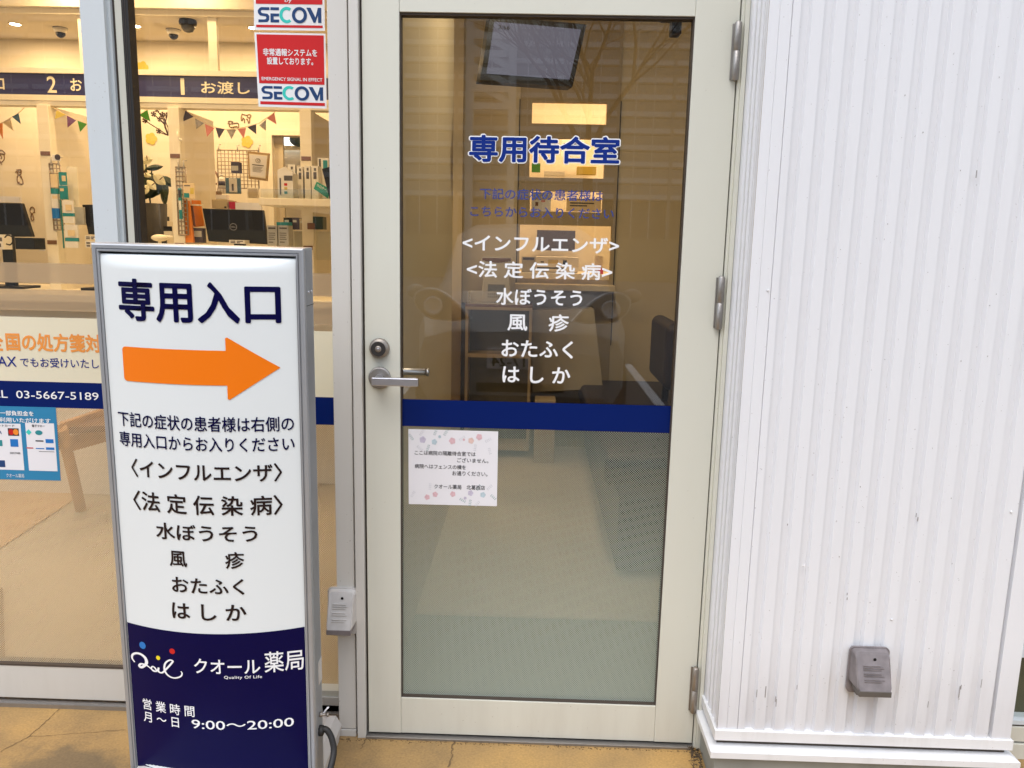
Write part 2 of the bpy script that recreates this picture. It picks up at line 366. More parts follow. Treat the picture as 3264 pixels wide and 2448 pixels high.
# text -------------------------------------------------------------
_tc = {}; _sz = {}
def glyphs(s, bold=0.0, space=1.0):
    k = (s, bold, space)
    if k in _tc: return _tc[k]
    c = bpy.data.curves.new('t', 'FONT'); c.body = s; c.offset = bold; c.space_character = space; c.resolution_u = 3
    o = bpy.data.objects.new('t', c); COL.objects.link(o); bpy.context.view_layer.update()
    me = bpy.data.meshes.new_from_object(o.evaluated_get(bpy.context.evaluated_depsgraph_get()))
    vs = [(v.co.x, v.co.y) for v in me.vertices]; fs = [tuple(p.vertices) for p in me.polygons]
    bpy.data.objects.remove(o); bpy.data.meshes.remove(me); bpy.data.curves.remove(c)
    x0 = min(v[0] for v in vs); x1 = max(v[0] for v in vs); y0 = min(v[1] for v in vs); y1 = max(v[1] for v in vs)
    _sz[k] = (x1-x0, y1-y0)
    _tc[k] = ([((a-x0)/(x1-x0), (b-y0)/(y1-y0 or 1)) for a, b in vs], fs, (x1-x0)/(y1-y0 or 1)); return _tc[k]
def quad_of(surf, tl, br): 
    a = surf.inv(*tl); b = surf.inv(*br); return [(a[0], a[1]), (b[0], a[1]), (b[0], b[1]), (a[0], b[1])]
def quad4(surf, *c): return [surf.inv(*p) for p in c]       # TL TR BR BL
def bil(q, s, t):   # t up
    tl, tr, br, bl = q
    return tuple((bl[i]*(1-s)+br[i]*s)*(1-t)+(tl[i]*(1-s)+tr[i]*s)*t for i in (0, 1))
def put_text(name, s, m, surf, q, parent, bold=.012, off=.0006, space=1.0, label=None, n=0):
    """lettering; strokes are thickened by stacking slightly shifted layers, which also rounds their ends"""
    vs, fs, asp = glyphs(s, 0.0, space); mb = MB(); W_, H_ = _sz[(s, 0.0, space)]
    n = n or (14 if bold > .03 else 9)
    lay = [(0, 0)]+[(bold*math.cos(2*math.pi*k/n), bold*math.sin(2*math.pi*k/n)) for k in range(n)] if bold > .002 else [(0, 0)]
    if bold > .03: lay += [(.5*bold*math.cos(2*math.pi*k/8), .5*bold*math.sin(2*math.pi*k/8)) for k in range(8)]
    if bold <= .002: bold = 0
    for li, (dx, dy) in enumerate(lay):
        i0 = len(mb.v)
        for a, b in vs:
            aa = (a*W_+bold+dx)/(W_+2*bold); bb = (b*H_+bold+dy)/(H_+2*bold); mb.v.append(surf.at(*bil(q, aa, bb), off+li*.00002))
        mb.f += [tuple(k+i0 for k in f) for f in fs]
    mb.m = [0]*len(mb.f); mb.sm = [False]*len(mb.f)
    o = mb.build(name, m, parent)
    if label: o['label'] = label
    return o
def rowq(surf, x0, y0, x1, h, sl=.025):
    a, b, c = surf.inv(x0, y0), surf.inv(x1, y0+sl*(x1-x0)), surf.inv(x0, y0+h); return [(a[0], a[1]), (b[0], a[1]), (b[0], c[1]), (a[0], c[1])]
class D2:
    """flat shapes drawn on a surface: unit square of quad q, t up"""
    def __init__(s, surf, q): s.surf, s.q, s.mb = surf, q, MB()
    def poly(s, pts, off=.0006):
        s.mb.face([s.surf.at(*bil(s.q, a, b), off) for a, b in pts]); return s
    def strip(s, A, B, off=.0006):
        for i in range(len(A)-1):
            s.mb.face([s.surf.at(*bil(s.q, *p), off) for p in (A[i], A[i+1], B[i+1], B[i])])
        return s
    def line(s, pts, w, closed=False, off=.0006, ar=1.0):
        """ribbon of width w (in t units); ar = width/height of the box; w may be a list"""
        n = len(pts); A = []; B = []
        rng = list(range(n))+([0] if closed else [])
        for k in rng:
            p = pts[k]; a = pts[(k-1) % n] if (closed or k > 0) else p; b = pts[(k+1) % n] if (closed or k < n-1) else p
            d1 = ((p[0]-a[0])*ar, p[1]-a[1]); d2 = ((b[0]-p[0])*ar, b[1]-p[1])
            l1 = math.hypot(*d1) or 1; l2 = math.hypot(*d2) or 1
            if a == p: d1, l1 = d2, l2
            if b == p: d2, l2 = d1, l1
            n1 = (-d1[1]/l1, d1[0]/l1); n2 = (-d2[1]/l2, d2[0]/l2); nn = (n1[0]+n2[0], n1[1]+n2[1]); L = math.hypot(*nn) or 1
            nn = (nn[0]/L, nn[1]/L); c = max(.4, nn[0]*n1[0]+nn[1]*n1[1]); ww = (w[k] if isinstance(w, (list, tuple)) else w)/2/c
            A.append((p[0]+nn[0]*ww/ar, p[1]+nn[1]*ww)); B.append((p[0]-nn[0]*ww/ar, p[1]-nn[1]*ww))
        return s.strip(A, B, off)
    def disc(s, c, rx, ry, off=.0006, n=20):
        return s.poly([(c[0]+rx*math.cos(2*math.pi*i/n), c[1]+ry*math.sin(2*math.pi*i/n)) for i in range(n)], off)
    def ring(s, c, rx, ry, wx, wy, a0=0, a1=360, off=.0006, n=28):
        A = []; B = []
        for i in range(n+1):
            w = R_(a0+(a1-a0)*i/n); A.append((c[0]+rx*math.cos(w), c[1]+ry*math.sin(w))); B.append((c[0]+(rx-wx)*math.cos(w), c[1]+(ry-wy)*math.sin(w)))
        return s.strip(A, B, off)
    def build(s, name, m, parent): return s.mb.build(name, m, parent)
def curve(pts, n=10):
    """Catmull-Rom through pts"""
    out = []
    for i in range(len(pts)-1):
        p0 = pts[max(i-1, 0)]; p1 = pts[i]; p2 = pts[i+1]; p3 = pts[min(i+2, len(pts)-1)]
        for k in range(n):
            t = k/n; out.append(tuple(.5*((2*p1[j])+(-p0[j]+p2[j])*t+(2*p0[j]-5*p1[j]+4*p2[j]-p3[j])*t*t+(-p0[j]+3*p1[j]-3*p2[j]+p3[j])*t**3) for j in range(len(p1))))
    out.append(tuple(pts[-1])); return out

# ================================================================== GROUND
g = MB().box(-400, 400, -400, 60, -.6, -.12).build('parking_ground', M['asphalt']); tag(g, kind='structure')
g = MB().box(-8, 8, -2.75, .086, -.5, 0).build('pavement', M['ochre']); tag(g, kind='structure')
# cracks in the pavement (real hairline recess shown as thin dark sheet lying in it)
def crack(pts, w):
    mb = MB(); 
    pts = curve(pts, 5)
    q = [(x+random.uniform(-.003, .003), y+random.uniform(-.003, .003)) for x, y in pts]
    for i in range(len(q)-1):
        a, b = Vector((*q[i], .0015)), Vector((*q[i+1], .0015)); t = (b-a).normalized(); nn = Vector((-t.y, t.x, 0))*w*random.uniform(.4, 1.1)/2
        mb.face([a-nn, b-nn, b+nn, a+nn])
    return mb.build('pavement_crack', M['crack'])
def G0(px, py): d = ray(px, py); t = -CAM.z/d.z; p = CAM+d*t; return (p.x, p.y)
for k, (pts, w) in enumerate((([G0(*zJ(*p)) for p in ((385, 1275), (330, 1335), (250, 1400), (190, 1455), (90, 1510), (0, 1555))], .0022),
               ([G0(*zJ(*p)) for p in ((190, 1455), (330, 1452), (470, 1440), (640, 1428), (800, 1420))], .0018),
               ([G0(1000+.4973*u, 1623+.4973*v) for u, v in ((905, 1490), (890, 1520), (885, 1580), (860, 1659))], .005),
               ([G0(1000+.4973*u, 1623+.4973*v) for u, v in ((335, 1470), (322, 1500), (300, 1540))], .003))):
    tag(crack(pts, w), kind='structure')

# ================================================================== BUILDING SHELL
FY = 0.0
XL0, XPOST = -1.02, X_(1055, 740, 0)         # post between the fixed window and the door
XG0, XG1, XL, XR = -.3165, .379, -.4055, .482
ZGT, ZGB = 1.880, .117
shell = MB()
shell.box(-6.3, 3.3, .0, .30, 2.42, 3.3)                # wall band over the openings
shell.box(-6.5, -6.3, .0, 6.4, 0, 3.3); shell.box(3.3, 3.5, 0, 6.4, 0, 3.3)
shell.box(-6.3, 3.3, 6.2, 6.4, 0, 3.3); shell.box(-6.5, 3.5, 0, 6.4, 3.3, 3.45)
shell = shell.build('building_shell', M['white_steel']); tag(shell, 'white outer walls and roof of the pharmacy building', 'building')
# interior room surfaces
tag(box('floor', M['pharm_floor'], -6.3, -.46, .16, 6.2, -.2, -.004), kind='structure')
ZC = 2.77
tag(MB().prism([Vector((*G0(*p_), -.001)) for p_ in ((-400, 2020), (0, 1748), (190, 1623), (330, 1530))]+[Vector((-.6, 3.0, -.001)), Vector((-6, 3.0, -.001))], (0, 0, .003)).build('wood_floor', mat('wood_floor_laminate', (.64, .43, .23), .4, var=.08, vscale=5)), kind='structure')
tag(box('ceiling', M['ceil_in'], -6.3, -.46, .3, 6.2, ZC, ZC+.08), kind='structure')
tag(box('wall_partition', M['cork'], -.46, -.385, .06, 2.0, 0, 3.0), kind='structure')

# ---- door frame with post
fr = empty('door_frame', (0, 0, 0), 'cream aluminium frame posts round the glazed waiting room door', 'door frame')
XP1 = -.4265
fr_p = MB().box(XPOST, -.4395, -.004, .16, .022, 2.42)
fr_p.box(-.4395, -.4345, .008, .16, .022, 2.42); fr_p.box(-.4345, XL-.006, -.012, .16, .0, 2.42)
fr_p.build('post', M['post_alu'], fr, .0015)
box('post_foot', M['post_alu'], XPOST-.001, -.4395, -.006, .15, 0, .020, fr, .001)
box('seal', M['brown_gap'], XL-.006, XL+.0005, .012, .03, .0, 2.1, fr)
# right post and head
MB().box(XR+.0028, .492, -.004, .16, 0, 2.42).box(.492, .5025, -.012, .10, .0, 2.42).build('post', M['cream_alu'], fr, .0012)
MB().box(XL-.006, .492, -.004, .16, 2.06, 2.42).build('head', M['cream_alu'], fr, .0015)
box('threshold', M['steel'], XL-.006, XR+.0028, -.014, .09, 0, .007, fr, .001)
box('seal', M['dark_gap'], XR, XR+.0028, .010, .03, .0, 2.06, fr)

random.seed(5); mb = MB()
for k in range(260):
    xx = random.uniform(XPOST, XR); yy_ = -.016-abs(random.gauss(0, .006)); r_ = random.uniform(.0008, .0026)
    mb.ball((xx, yy_, r_*.3), r_, 1, .8, .5, 5, 3)
tag(mb.build('threshold_dirt', M['crack']), 'dark grit gathered along the threshold of the glazed door', 'dirt', kind='stuff')
# ---- glazed door leaf
dr = empty('glazed_door', ((XL+XR)/2, .02, .012), 'cream aluminium glazed door with blue band and white Japanese disease names', 'door')
MB().box(XL, XG0, 0, .04, .012, 2.05).build('stile', M['cream_alu'], dr, .0012)
MB().box(XG1, XR, 0, .04, .012, 2.05).build('stile', M['cream_alu'], dr, .0012)
box('bottom_rail', M['cream_alu'], XG0+.0004, XG1-.0004, .0015, .038, .012, ZGB, dr, .001)
box('top_rail', M['cream_alu'], XG0+.0004, XG1-.0004, .0015, .038, ZGT, 2.05, dr, .001)
MB().box(XG0, XG0+.003, .006, .034, ZGB, ZGT).box(XG1-.003, XG1, .006, .034, ZGB, ZGT).box(XG0+.003, XG1-.003, .006, .034, ZGB, ZGB+.004).box(XG0+.003, XG1-.003, .006, .034, ZGT-.005, ZGT).build('glazing_bead', M['brown_gap'], dr)
box('glass', M['door_glass'], XG0+.003, XG1-.003, .017, .022, ZGB+.004, ZGT-.005, dr)
DP = Plane(.0165)
def film(name, m, plane, x0, x1, z0, z1, parent, off=.0):
    return MB().face([plane.at(x0, z0, off), plane.at(x1, z0, off), plane.at(x1, z1, off), plane.at(x0, z1, off)]).build(name, m, parent)
ZB1, ZB0 = .947, .876
film('blue_band', M['navy_film'], DP, XG0+.003, XG1-.003, ZB0, ZB1, dr)
M['dot_door'] = film_mat('dot_film_door', (.44, .505, .44), .33, .80, .10, .87, pitch=.0044)
fl = film('dotted_film', M['dot_door'], DP, XG0+.003, XG1-.003, ZGB+.004, ZB0-.0004, dr)
# lettering on the door glass
q = quad_of(DP, (1492, 424), (1977, 529))
q_in = [(q[0][0]+.003, q[0][1]-.003), (q[1][0]-.003, q[1][1]-.003), (q[2][0]-.003, q[2][1]+.003), (q[3][0]+.003, q[3][1]+.003)]
put_text('heading_outline', '専用待合室', M['white_vinyl'], DP, q, dr, .060, .0008)
put_text('heading', '専用待合室', M['blue_vinyl'], DP, q_in, dr, .029, .0016)
for s, a, b, m, bd in (('下記の症状の患者様は', (1530, 599), (1923, 640), 'faded_vinyl', .014), ('こちらからお入りください', (1499, 656), (1957, 696), 'faded_vinyl', .014),
                ('<インフルエンザ>', (1475, 748), (1974, 806), 'white_vinyl', .019), ('<法 定 伝 染 病>', (1488, 830), (1953, 890), 'white_vinyl', .019),
                ('水ぼうそう', (1582, 917), (1857, 975), 'white_vinyl', .019), ('風　疹', (1618, 998), (1814, 1056), 'white_vinyl', .019),
                ('おたふく', (1599, 1082), (1828, 1141), 'white_vinyl', .019), ('は し か', (1602, 1166), (1819, 1222), 'white_vinyl', .020)):
    put_text('lettering', s, M[m], DP, rowq(DP, a[0], a[1], b[0], (b[1]-a[1])-.014*(b[0]-a[0])), dr, bd, .0008)
# lock
lk = MB().lathe((-.368, 0, 1.080), (0, -1, 0), [(.0255, 0), (.0255, .006), (.022, .012), (.019, .013), (.0185, .020), (.0165, .021), (.0085, .0205), (.0065, .024), (.004, .0235)]).build('lock', M['dull_steel'], dr)
MB().lathe((-.368, -.0242, 1.080), (0, -1, 0), [(.0042, 0), (.0025, .0012)], 14).build('keyhole', M['bright_steel'], lk)
MB().lathe((-.368, -.0203, 1.080), (0, -1, 0), [(.0188, 0), (.0182, .0012)], 28).build('lock_ring', M['black_matte'], lk)
# lever handle
lv = MB().lathe((-.368, 0, 1.004), (0, -1, 0), [(.0285, 0), (.0285, .004), (.026, .007), (.024, .0075)]).build('handle_rose', M['steel'], dr)
h = MB()
h.tube([(-.368, -.007, 1.004), (-.368, -.04, 1.004), (-.367, -.052, 1.003)], .0105, 14)
h.box(-.378, -.262, -.062, -.050, .9935, 1.0145)
h.build('lever', M['bright_steel'], lv, .0025)
h = MB(); h.tube([(-.368, .04, 1.006), (-.368, .085, 1.006), (-.35, .092, 1.006), (-.262, .092, 1.006)], .0092, 14); h.tube([(-.262, .092, 1.006), (-.254, .092, 1.006)], .0105, 14)
h.build('inner_lever', M['bright_steel'], dr)
for zt, zb, mm in ((1.868, 1.736, 'steel'), (1.28, 1.148, 'steel'), (.242, .108, 'dull_steel')):
    zm = (zt+zb)/2; xh = XR-.0045
    hg = MB().lathe((xh, -.010, zb), (0, 0, 1), [(.0055, 0), (.0085, .003), (.0085, zm-zb-.001), (.0072, zm-zb), (.0072, zm-zb+.001), (.0085, zm-zb+.002), (.0085, zt-zb-.004), (.0055, zt-zb)], 16)
    hg.box(xh-.011, xh-.006, -.004, .0, zb+.004, zt-.004)
    hg.build('hinge', M[mm], dr)
_a, _b = P(2138, 56, .085), P(2166, 116, .085)
MB().box(_a.x, _b.x, .06, .10, _b.z, _a.z).box(_a.x-.02, _b.x, .05, .12, _a.z-.004, _a.z+.012).build('door_closer', M['black_matte'], dr, .002)
# notice paper taped to the door
npq = quad4(DP, (1302, 1367), (1588, 1375), (1584, 1613), (1303, 1606)); NPp = Plane(DP.y-.001)
nt = MB().prism([NPp.at(*npq[3], 0), NPp.at(*npq[2], 0), NPp.at(*npq[1], 0), NPp.at(*npq[0], 0)], (0, -.0006, 0)).build('notice_paper', M['paper'])
tag(nt, 'white flower-bordered notice sheet taped below the blue band of the glazed door', 'notice')
NS = Plane(NPp.y-.0006)
for s, a, b in (('ここは病院の隔離待合室では', (1322, 1435), (1516, 1451)), ('ございません。', (1457, 1459), (1557, 1475)), ('病院へはフェンスの横を', (1322, 1478), (1485, 1494)),
                ('お通りください。', (1442, 1501), (1554, 1519)), ('クオール薬局　北葛西店', (1384, 1543), (1546, 1561))):
    put_text('lettering', s, M['black_ink'], NS, rowq(NS, a[0], a[1], b[0], 14.5), nt, .010, .0003)
fcols = {'flower_pink': (.76, .50, .54), 'flower_blue': (.52, .64, .70), 'flower_lilac': (.60, .55, .68), 'leaf_green': (.36, .47, .47), 'leaf_grey': (.68, .68, .72), 'flower_peach': (.78, .56, .50)}
for kk, c in fcols.items(): M[kk] = mat(kk, c, .6, var=.15, vscale=150)
U01 = D2(NS, npq); flw = {k: D2(NS, npq) for k in fcols}
def flower(k, x, y, r):
    for i in range(5):
        w = 2*math.pi*i/5+x*9; flw[k].disc((x+r*.46*math.cos(w), y+r*.56*math.sin(w)), r*.44, r*.54, .0003+i*.00004, 8)
def leafy(k, x, y, a, n=4, s=.02):
    for i in range(n):
        cx, cy = x+math.cos(a)*s*i, y+math.sin(a)*s*i*1.2
        for sg in (-1, 1):
            w = a+sg*.9; dx, dy = math.cos(w)*s, math.sin(w)*s*1.2; nx, ny = -dy*.28, dx*.28
            flw[k].poly([(cx, cy), (cx+dx*.5+nx, cy+dy*.5+ny), (cx+dx, cy+dy), (cx+dx*.5-nx, cy+dy*.5-ny)], .00028)
for k, x, y, r in (('flower_lilac', .16, .865, .042), ('flower_blue', .29, .84, .036), ('flower_blue', .35, .91, .02), ('flower_pink', .49, .86, .042), ('flower_peach', .70, .87, .038),
                   ('flower_pink', .79, .92, .04), ('flower_pink', .62, .88, .016), ('flower_pink', .21, .10, .035), ('flower_pink', .30, .14, .035), ('flower_pink', .50, .15, .036), ('flower_lilac', .70, .17, .036),
                   ('flower_blue', .84, .15, .036), ('flower_lilac', .64, .10, .02)):
    flower(k, x, y, r)
for k, x, y, a in (('leaf_green', .05, .86, 2.2), ('leaf_green', .23, .80, 4.4), ('leaf_green', .29, .93, 1.2), ('leaf_green', .40, .93, 1), ('leaf_grey', .10, .78, 5.6), ('leaf_grey', .57, .87, .6), ('leaf_grey', .75, .82, 4.6),
                   ('leaf_grey', .86, .86, .5), ('leaf_grey', .90, .78, 5), ('leaf_grey', .13, .92, 1), ('leaf_grey', .24, .2, 1.5), ('leaf_grey', .03, .1, 1), ('leaf_green', .58, .09, 5.8), ('leaf_green', .70, .08, 4.6),
                   ('leaf_grey', .89, .22, .8), ('leaf_green', .93, .15, 5.6), ('leaf_grey', .80, .06, 4), ('leaf_green', .77, .21, 1)):
    leafy(k, x, y, a)
for k in fcols: flw[k].build('flower_print' if 'flower' in k else 'leaf_print', M[k], nt)

# ---- fixed window between the post and the sliding door
YW = .142
fw = empty('fixed_window', (-.75, .12, .0), 'narrow fixed pane behind the light box sign with frosted stripes and dotted film', 'window')
XW0, XW1 = -1.03, XPOST+.0
box('glass', M['glass'], XW0, XW1+.03, YW, YW+.005, .03, 2.42, fw)
z_s = Z_(1050, 2204, .1); 
MB().box(XW0, XW1, .105, .16, .05, .068).build('sill', M['cream_alu'], fw, .001)
MB().box(XW0, XW1, .100, .16, .024, .050).box(XW0, XW1, .110, .16, .018, .024).box(XW0, XW1, .09, .16, 0, .012).build('bottom_rail', M['rail_alu'], fw, .0008)
box('head', M['cream_alu'], XW0, XW1, .1, .16, 2.3, 2.42, fw)
WP = Plane(YW-.0006)
def zz(px, py, y=None): return Z_(px, py, YW if y is None else y)
M['frost'] = film_mat('frosted_film', (.80, .80, .66), 1, 1, 0, 1, dots=False, tl=.30)
M['stripe'] = film_mat('stripe_film', (.46, .36, .24), .80, .80, 0, 1, dots=False, tl=.30)
M['dot_win'] = film_mat('dot_film_window', (.60, .51, .36), .46, .70, .05, .86, pitch=.0046)
for a, b in ((872, 945), (964, 1036)):
    film('frosted_stripe', M['stripe'], WP, XW0, XW1, zz(1040, b), zz(1040, a), fw)
film('frosted_film', M['frost'], WP, XW0, XW1, zz(1040, 1266), zz(1040, 1056), fw)
film('blue_band', M['navy_film'], WP, XW0, XW1, zz(1040, 1354), zz(1040, 1266), fw)
film('dotted_film', M['dot_win'], WP, XW0, XW1, .068, zz(1040, 1354)-.0004, fw)
# security stickers
def sticker(top, label):
    SP = Plane(YW-.0016)
    q = quad4(SP, *top); e = MB().prism([SP.at(*q[3]), SP.at(*q[2]), SP.at(*q[1]), SP.at(*q[0])], (0, -.0006, 0)).build('security_sticker', M['white_vinyl'])
    tag(e, label, 'sticker', 'red and white security stickers'); return e, Plane(SP.y-.0006), q
def logo(surf, q, parent, b0, b1, x0=.055, x1=.955):
    """bold italic-less block wordmark"""
    dk = D2(surf, [bil(q, x0, b1), bil(q, x1, b1), bil(q, x1, b0), bil(q, x0, b0)]); w = .19
    # S
    dk.strip([(.0, .78), (.03, .95), (.06, 1), (.185, 1)], [(.05, .73), (.055, .78), (.07, .81), (.185, .81)])
    dk.strip([(.0, .78), (.005, .60), (.035, .45), (.09, .41), (.125, .39), (.135, .30), (.125, .22), (.10, .19), (.01, .19)],
             [(.05, .73), (.052, .68), (.065, .61), (.10, .59), (.155, .56), (.182, .42), (.178, .16), (.15, .02), (.01, .0)])
    # E
    dk.poly([(.20, .81), (.335, .81), (.335, 1), (.20, 1)]); dk.poly([(.20, .40), (.335, .40), (.335, .59), (.20, .59)]); dk.poly([(.20, 0), (.335, 0), (.335, .19), (.20, .19)])
    dk.poly([(.20, .19), (.25, .19), (.25, .40), (.20, .40)])
    # O
    dk.ring((.655, .5), .118, .54, .05, .20, off=.0010)
    # M
    dk.strip([(.775, 1), (.775, .98), (.83, .0), (.845, .0)], [(.79, 1), (.80, .98), (.86, .2), (.875, .0)]) if 0 else None
    dk.poly([(.765, 1), (.83, 1), (.905, .36), (.905, .02), (.875, .0)]); dk.poly([(.905, .36), (.945, 1), (.998, 1), (.998, 0), (.945, 0), (.945, .50), (.905, .02)])
    dk.build('wordmark', M['logo_blue'], parent)
    c = D2(surf, dk.q); c.ring((.455, .5), .115, .54, .05, .20, 52, 308); c.build('wordmark_letter', M['logo_teal'], parent)
e, sp, q = sticker([zB(1612, -260), zB(1612+890, -260+12), zB(1612+900, 390), zB(1620, 378)], 'upper red and white security sticker on the narrow pane, cut by the photo top edge')
D2(sp, q).poly([(.03, .52), (.97, .52), (.97, .97), (.03, .97)]).poly([(.03, .055), (.97, .055), (.97, .105), (.03, .105)]).build('red_field', M['red'], e)
logo(sp, q, e, .155, .455)
put_text('lettering', 'by', M['white_vinyl'], sp, [bil(q, .44, .64), bil(q, .54, .64), bil(q, .54, .535), bil(q, .44, .535)], e, .004, .0010)
e, sp, q = sticker([zB(1622, 408), (1037.5, zB(0, 424)[1]), (1041.5, 346.5), (824.5, 340)], 'lower red security sticker with white Japanese alarm text on the narrow pane')
D2(sp, q).poly([(.03, .32), (.975, .32), (.975, .975), (.03, .975)]).poly([(.03, .035), (.975, .035), (.975, .075), (.03, .075)]).build('red_field', M['red'], e)
logo(sp, q, e, .105, .285)
for s, x0, x1, t0, t1, bd in (('非常通報システムを', .11, .88, .69, .79, .022), ('設置しております。', .16, .82, .575, .675, .022), ('EMERGENCY SIGNAL IN EFFECT', .07, .945, .36, .405, .012)):
    put_text('lettering', s, M['white_vinyl'], sp, [bil(q, x0, t1), bil(q, x1, t1), bil(q, x1, t0), bil(q, x0, t0)], e, bd, .0010)

# ---- sliding entrance door leaf (left)
YS = .104
sl = empty('sliding_door', (-2.1, .09, .02), 'pale aluminium sliding entrance door with phone number band at the left edge', 'sliding door')
XS1 = -1.066; XS0 = -1.1275
MB().box(XS0, XS1, .088, .128, .022, 2.30).build('stile', M['blue_alu'], sl, .001)
zr = Z_(200, 2122, .096)
MB().box(-3.1, XS0-.0005, .090, .126, .022, zr).build('bottom_rail', M['rail_alu'], sl, .001)
MB().box(-3.16, -3.1005, .088, .128, .022, 2.30).build('stile', M['blue_alu'], sl, .001)
box('glass', M['glass'], -3.1, XS0, YS, YS+.005, zr, 2.3, sl)
box('gasket', M['brown_gap'], -3.1, XS0-.0005, .0885, .128, zr, zr+.005, sl)
SPl = Plane(YS-.0006); ys = YS
def sz(px, py): return Z_(px, py, YS)
for a, b in ((780, 904), (924, 992)):
    film('frosted_stripe', M['stripe'], SPl, -3.1, XS0, sz(200, b), sz(200, a), sl) if a > 780 else film('frosted_stripe', M['stripe'], SPl, -3.1, XS0, sz(200, 904), sz(200, 840), sl)
film('frosted_film', M['frost'], SPl, -3.1, XS0, sz(150, 1217), sz(150, 1012), sl)
film('blue_band', M['navy_film'], SPl, -3.1, XS0, sz(150, 1299), sz(150, 1217), sl)
film('dotted_film', M['dot_win'], SPl, -3.1, XS0, zr+.005, sz(150, 1299)-.0004, sl)
a, b = zK(60, 750), zK(1240, 1008); 
def sq(a, b, c=None, d=None): return quad_of(SPl, a, b)
put_text('lettering', '国の処方箋対', M['orange_text'], SPl, sq(zK(60, 750), zK(1225, 1000)), sl, .03, .0008)
put_text('lettering', '全', M['orange_text'], SPl, sq(zK(-155, 748), zK(50, 975)), sl, .03, .0008)
put_text('lettering', 'FAX', M['blue_vinyl'], SPl, sq(zK(-95, 1036), zK(205, 1165)), sl, .008, .0008)
put_text('lettering', 'でもお受けいたします', M['blue_vinyl'], SPl, sq(zK(238, 1050), zK(1440, 1195)), sl, .010, .0008)
put_text('phone_number', 'TEL  03-5667-5189', M['white_vinyl'], SPl, sq(zK(-190, 1440), zK(1190, 1568)), sl, .004, .0008)
# transom bar + track
tag(MB().box(-6.3, XPOST, .085, .17, 2.30, 2.42).build('lintel', M['cream_alu']), 'cream aluminium lintel above the sliding door and narrow pane', 'lintel')
tag(MB().box(-6.3, XPOST, .076, .16, -.0, .012).box(-6.3, XS1, .084, .09, .012, .016).build('door_track', M['steel']), 'steel floor track under the sliding door', 'track')
# fixed jamb seen behind the sliding stile
jb = empty('window_jamb', (-1.03, .12, 0), 'pale jamb with dark rubber seal beside the sliding door stile', 'jamb')
box('seal', M['blue_alu'], XS1, -1.058, .104, .13, .02, 2.3, jb)
box('groove', M['brown_gap'], -1.058, -1.0515, .115, .14, .02, 2.3, jb)
box('jamb_face', M['cream_alu'], -1.0515, -1.031, .112, .15, .02, 2.3, jb, .001)
box('dark_seal', M['dark_gap'], -1.031, -1.014, .106, .1415, .02, 2.3, jb)
MB().box(-1.0275, -1.0265, .105, .106, .02, 2.3).box(-1.022, -1.0212, .105, .106, .02, 2.3).build('seal_ridge', M['brown_gap'], jb)

# payment poster on the sliding door glass
PP = Plane(YS-.0016); pq = quad4(PP, zI(-330, 985), zI(358, 1003), zI(390, 1472), zI(-330, 1455))
pp = MB().prism([PP.at(*pq[3]), PP.at(*pq[2]), PP.at(*pq[1]), PP.at(*pq[0])], (0, -.0006, 0)).build('payment_poster', M['poster_blue']); tag(pp, 'blue poster of accepted payment cards on the sliding door glass', 'poster')
PP2 = Plane(PP.y-.0006)
def pbox(a, b): return quad_of(PP2, zI(*a), zI(*b))
D2(PP2, pbox((-150, 1100), (157, 1405))).poly([(0, 0), (1, 0), (1, 1), (0, 1)], .0004).build('white_panel', M['paper'], pp)
D2(PP2, pbox((147, 1100), (370, 1412))).poly([(.07, 0), (1, 0), (1, 1), (.07, 1)], .0004).build('white_panel', M['paper'], pp)
for s, a, b, m, bd in (('費用の一部負担金を', (-110, 1018), (215, 1050), 'white_vinyl', .02), ('カードでもご利用いただけます', (-250, 1058), (325, 1090), 'white_vinyl', .02), ('クレジットカード', (-80, 1108), (93, 1124), 'black_ink', .015),
                       ('電子マネー', (205, 1112), (287, 1128), 'black_ink', .015), ('クオール薬局', (40, 1425), (155, 1450), 'white_vinyl', .0), ('DISCOVER', (65, 1288), (132, 1300), 'black_ink', .01), ('VISA', (-45, 1150), (12, 1172), 'logo_blue', .02)):
    put_text('lettering', s, M[m], PP2, rowq(PP2, zI(*a)[0], zI(*a)[1], zI(*b)[0], (b[1]-a[1])*.4973, .03), pp, bd, .0009)
for a, b, cols in (((50, 1135), (124, 1185), 'black_ink'), ((65, 1205), (120, 1255), 'dot_blue'), ((-50, 1210), (18, 1250), 'teal'), ((292, 1205), (345, 1232), 'dot_blue'), ((295, 1258), (350, 1275), 'dot_blue'), ((-20, 1340), (36, 1385), 'logo_blue'),
                   ((230, 1262), (285, 1270), 'dot_blue'), ((170, 1258), (215, 1266), 'dot_red'), ((228, 1212), (280, 1222), 'black_ink'), ((250, 1283), (350, 1289), 'print')):
    D2(PP2, pbox(a, b)).poly([(0, 0), (1, 0), (1, 1), (0, 1)], .0008).build('card_mark', M[cols], pp)
D2(PP2, pbox((54, 1140), (92, 1180))).disc((.5, .5), .5, .5, .0011).build('card_mark', M['dot_red'], pp)
D2(PP2, pbox((84, 1140), (122, 1180))).disc((.5, .5), .5, .5, .0014).build('card_mark', M['orange'], pp)
D2(PP2, pbox((165, 1142), (205, 1180))).poly([(.5, 0), (1, .5), (.5, 1), (0, .5)], .0009).build('card_mark', M['logo_teal'], pp)
D2(PP2, pbox((225, 1148), (275, 1180))).disc((.5, .5), .5, .5, .0009).build('card_mark', M['teal'], pp)

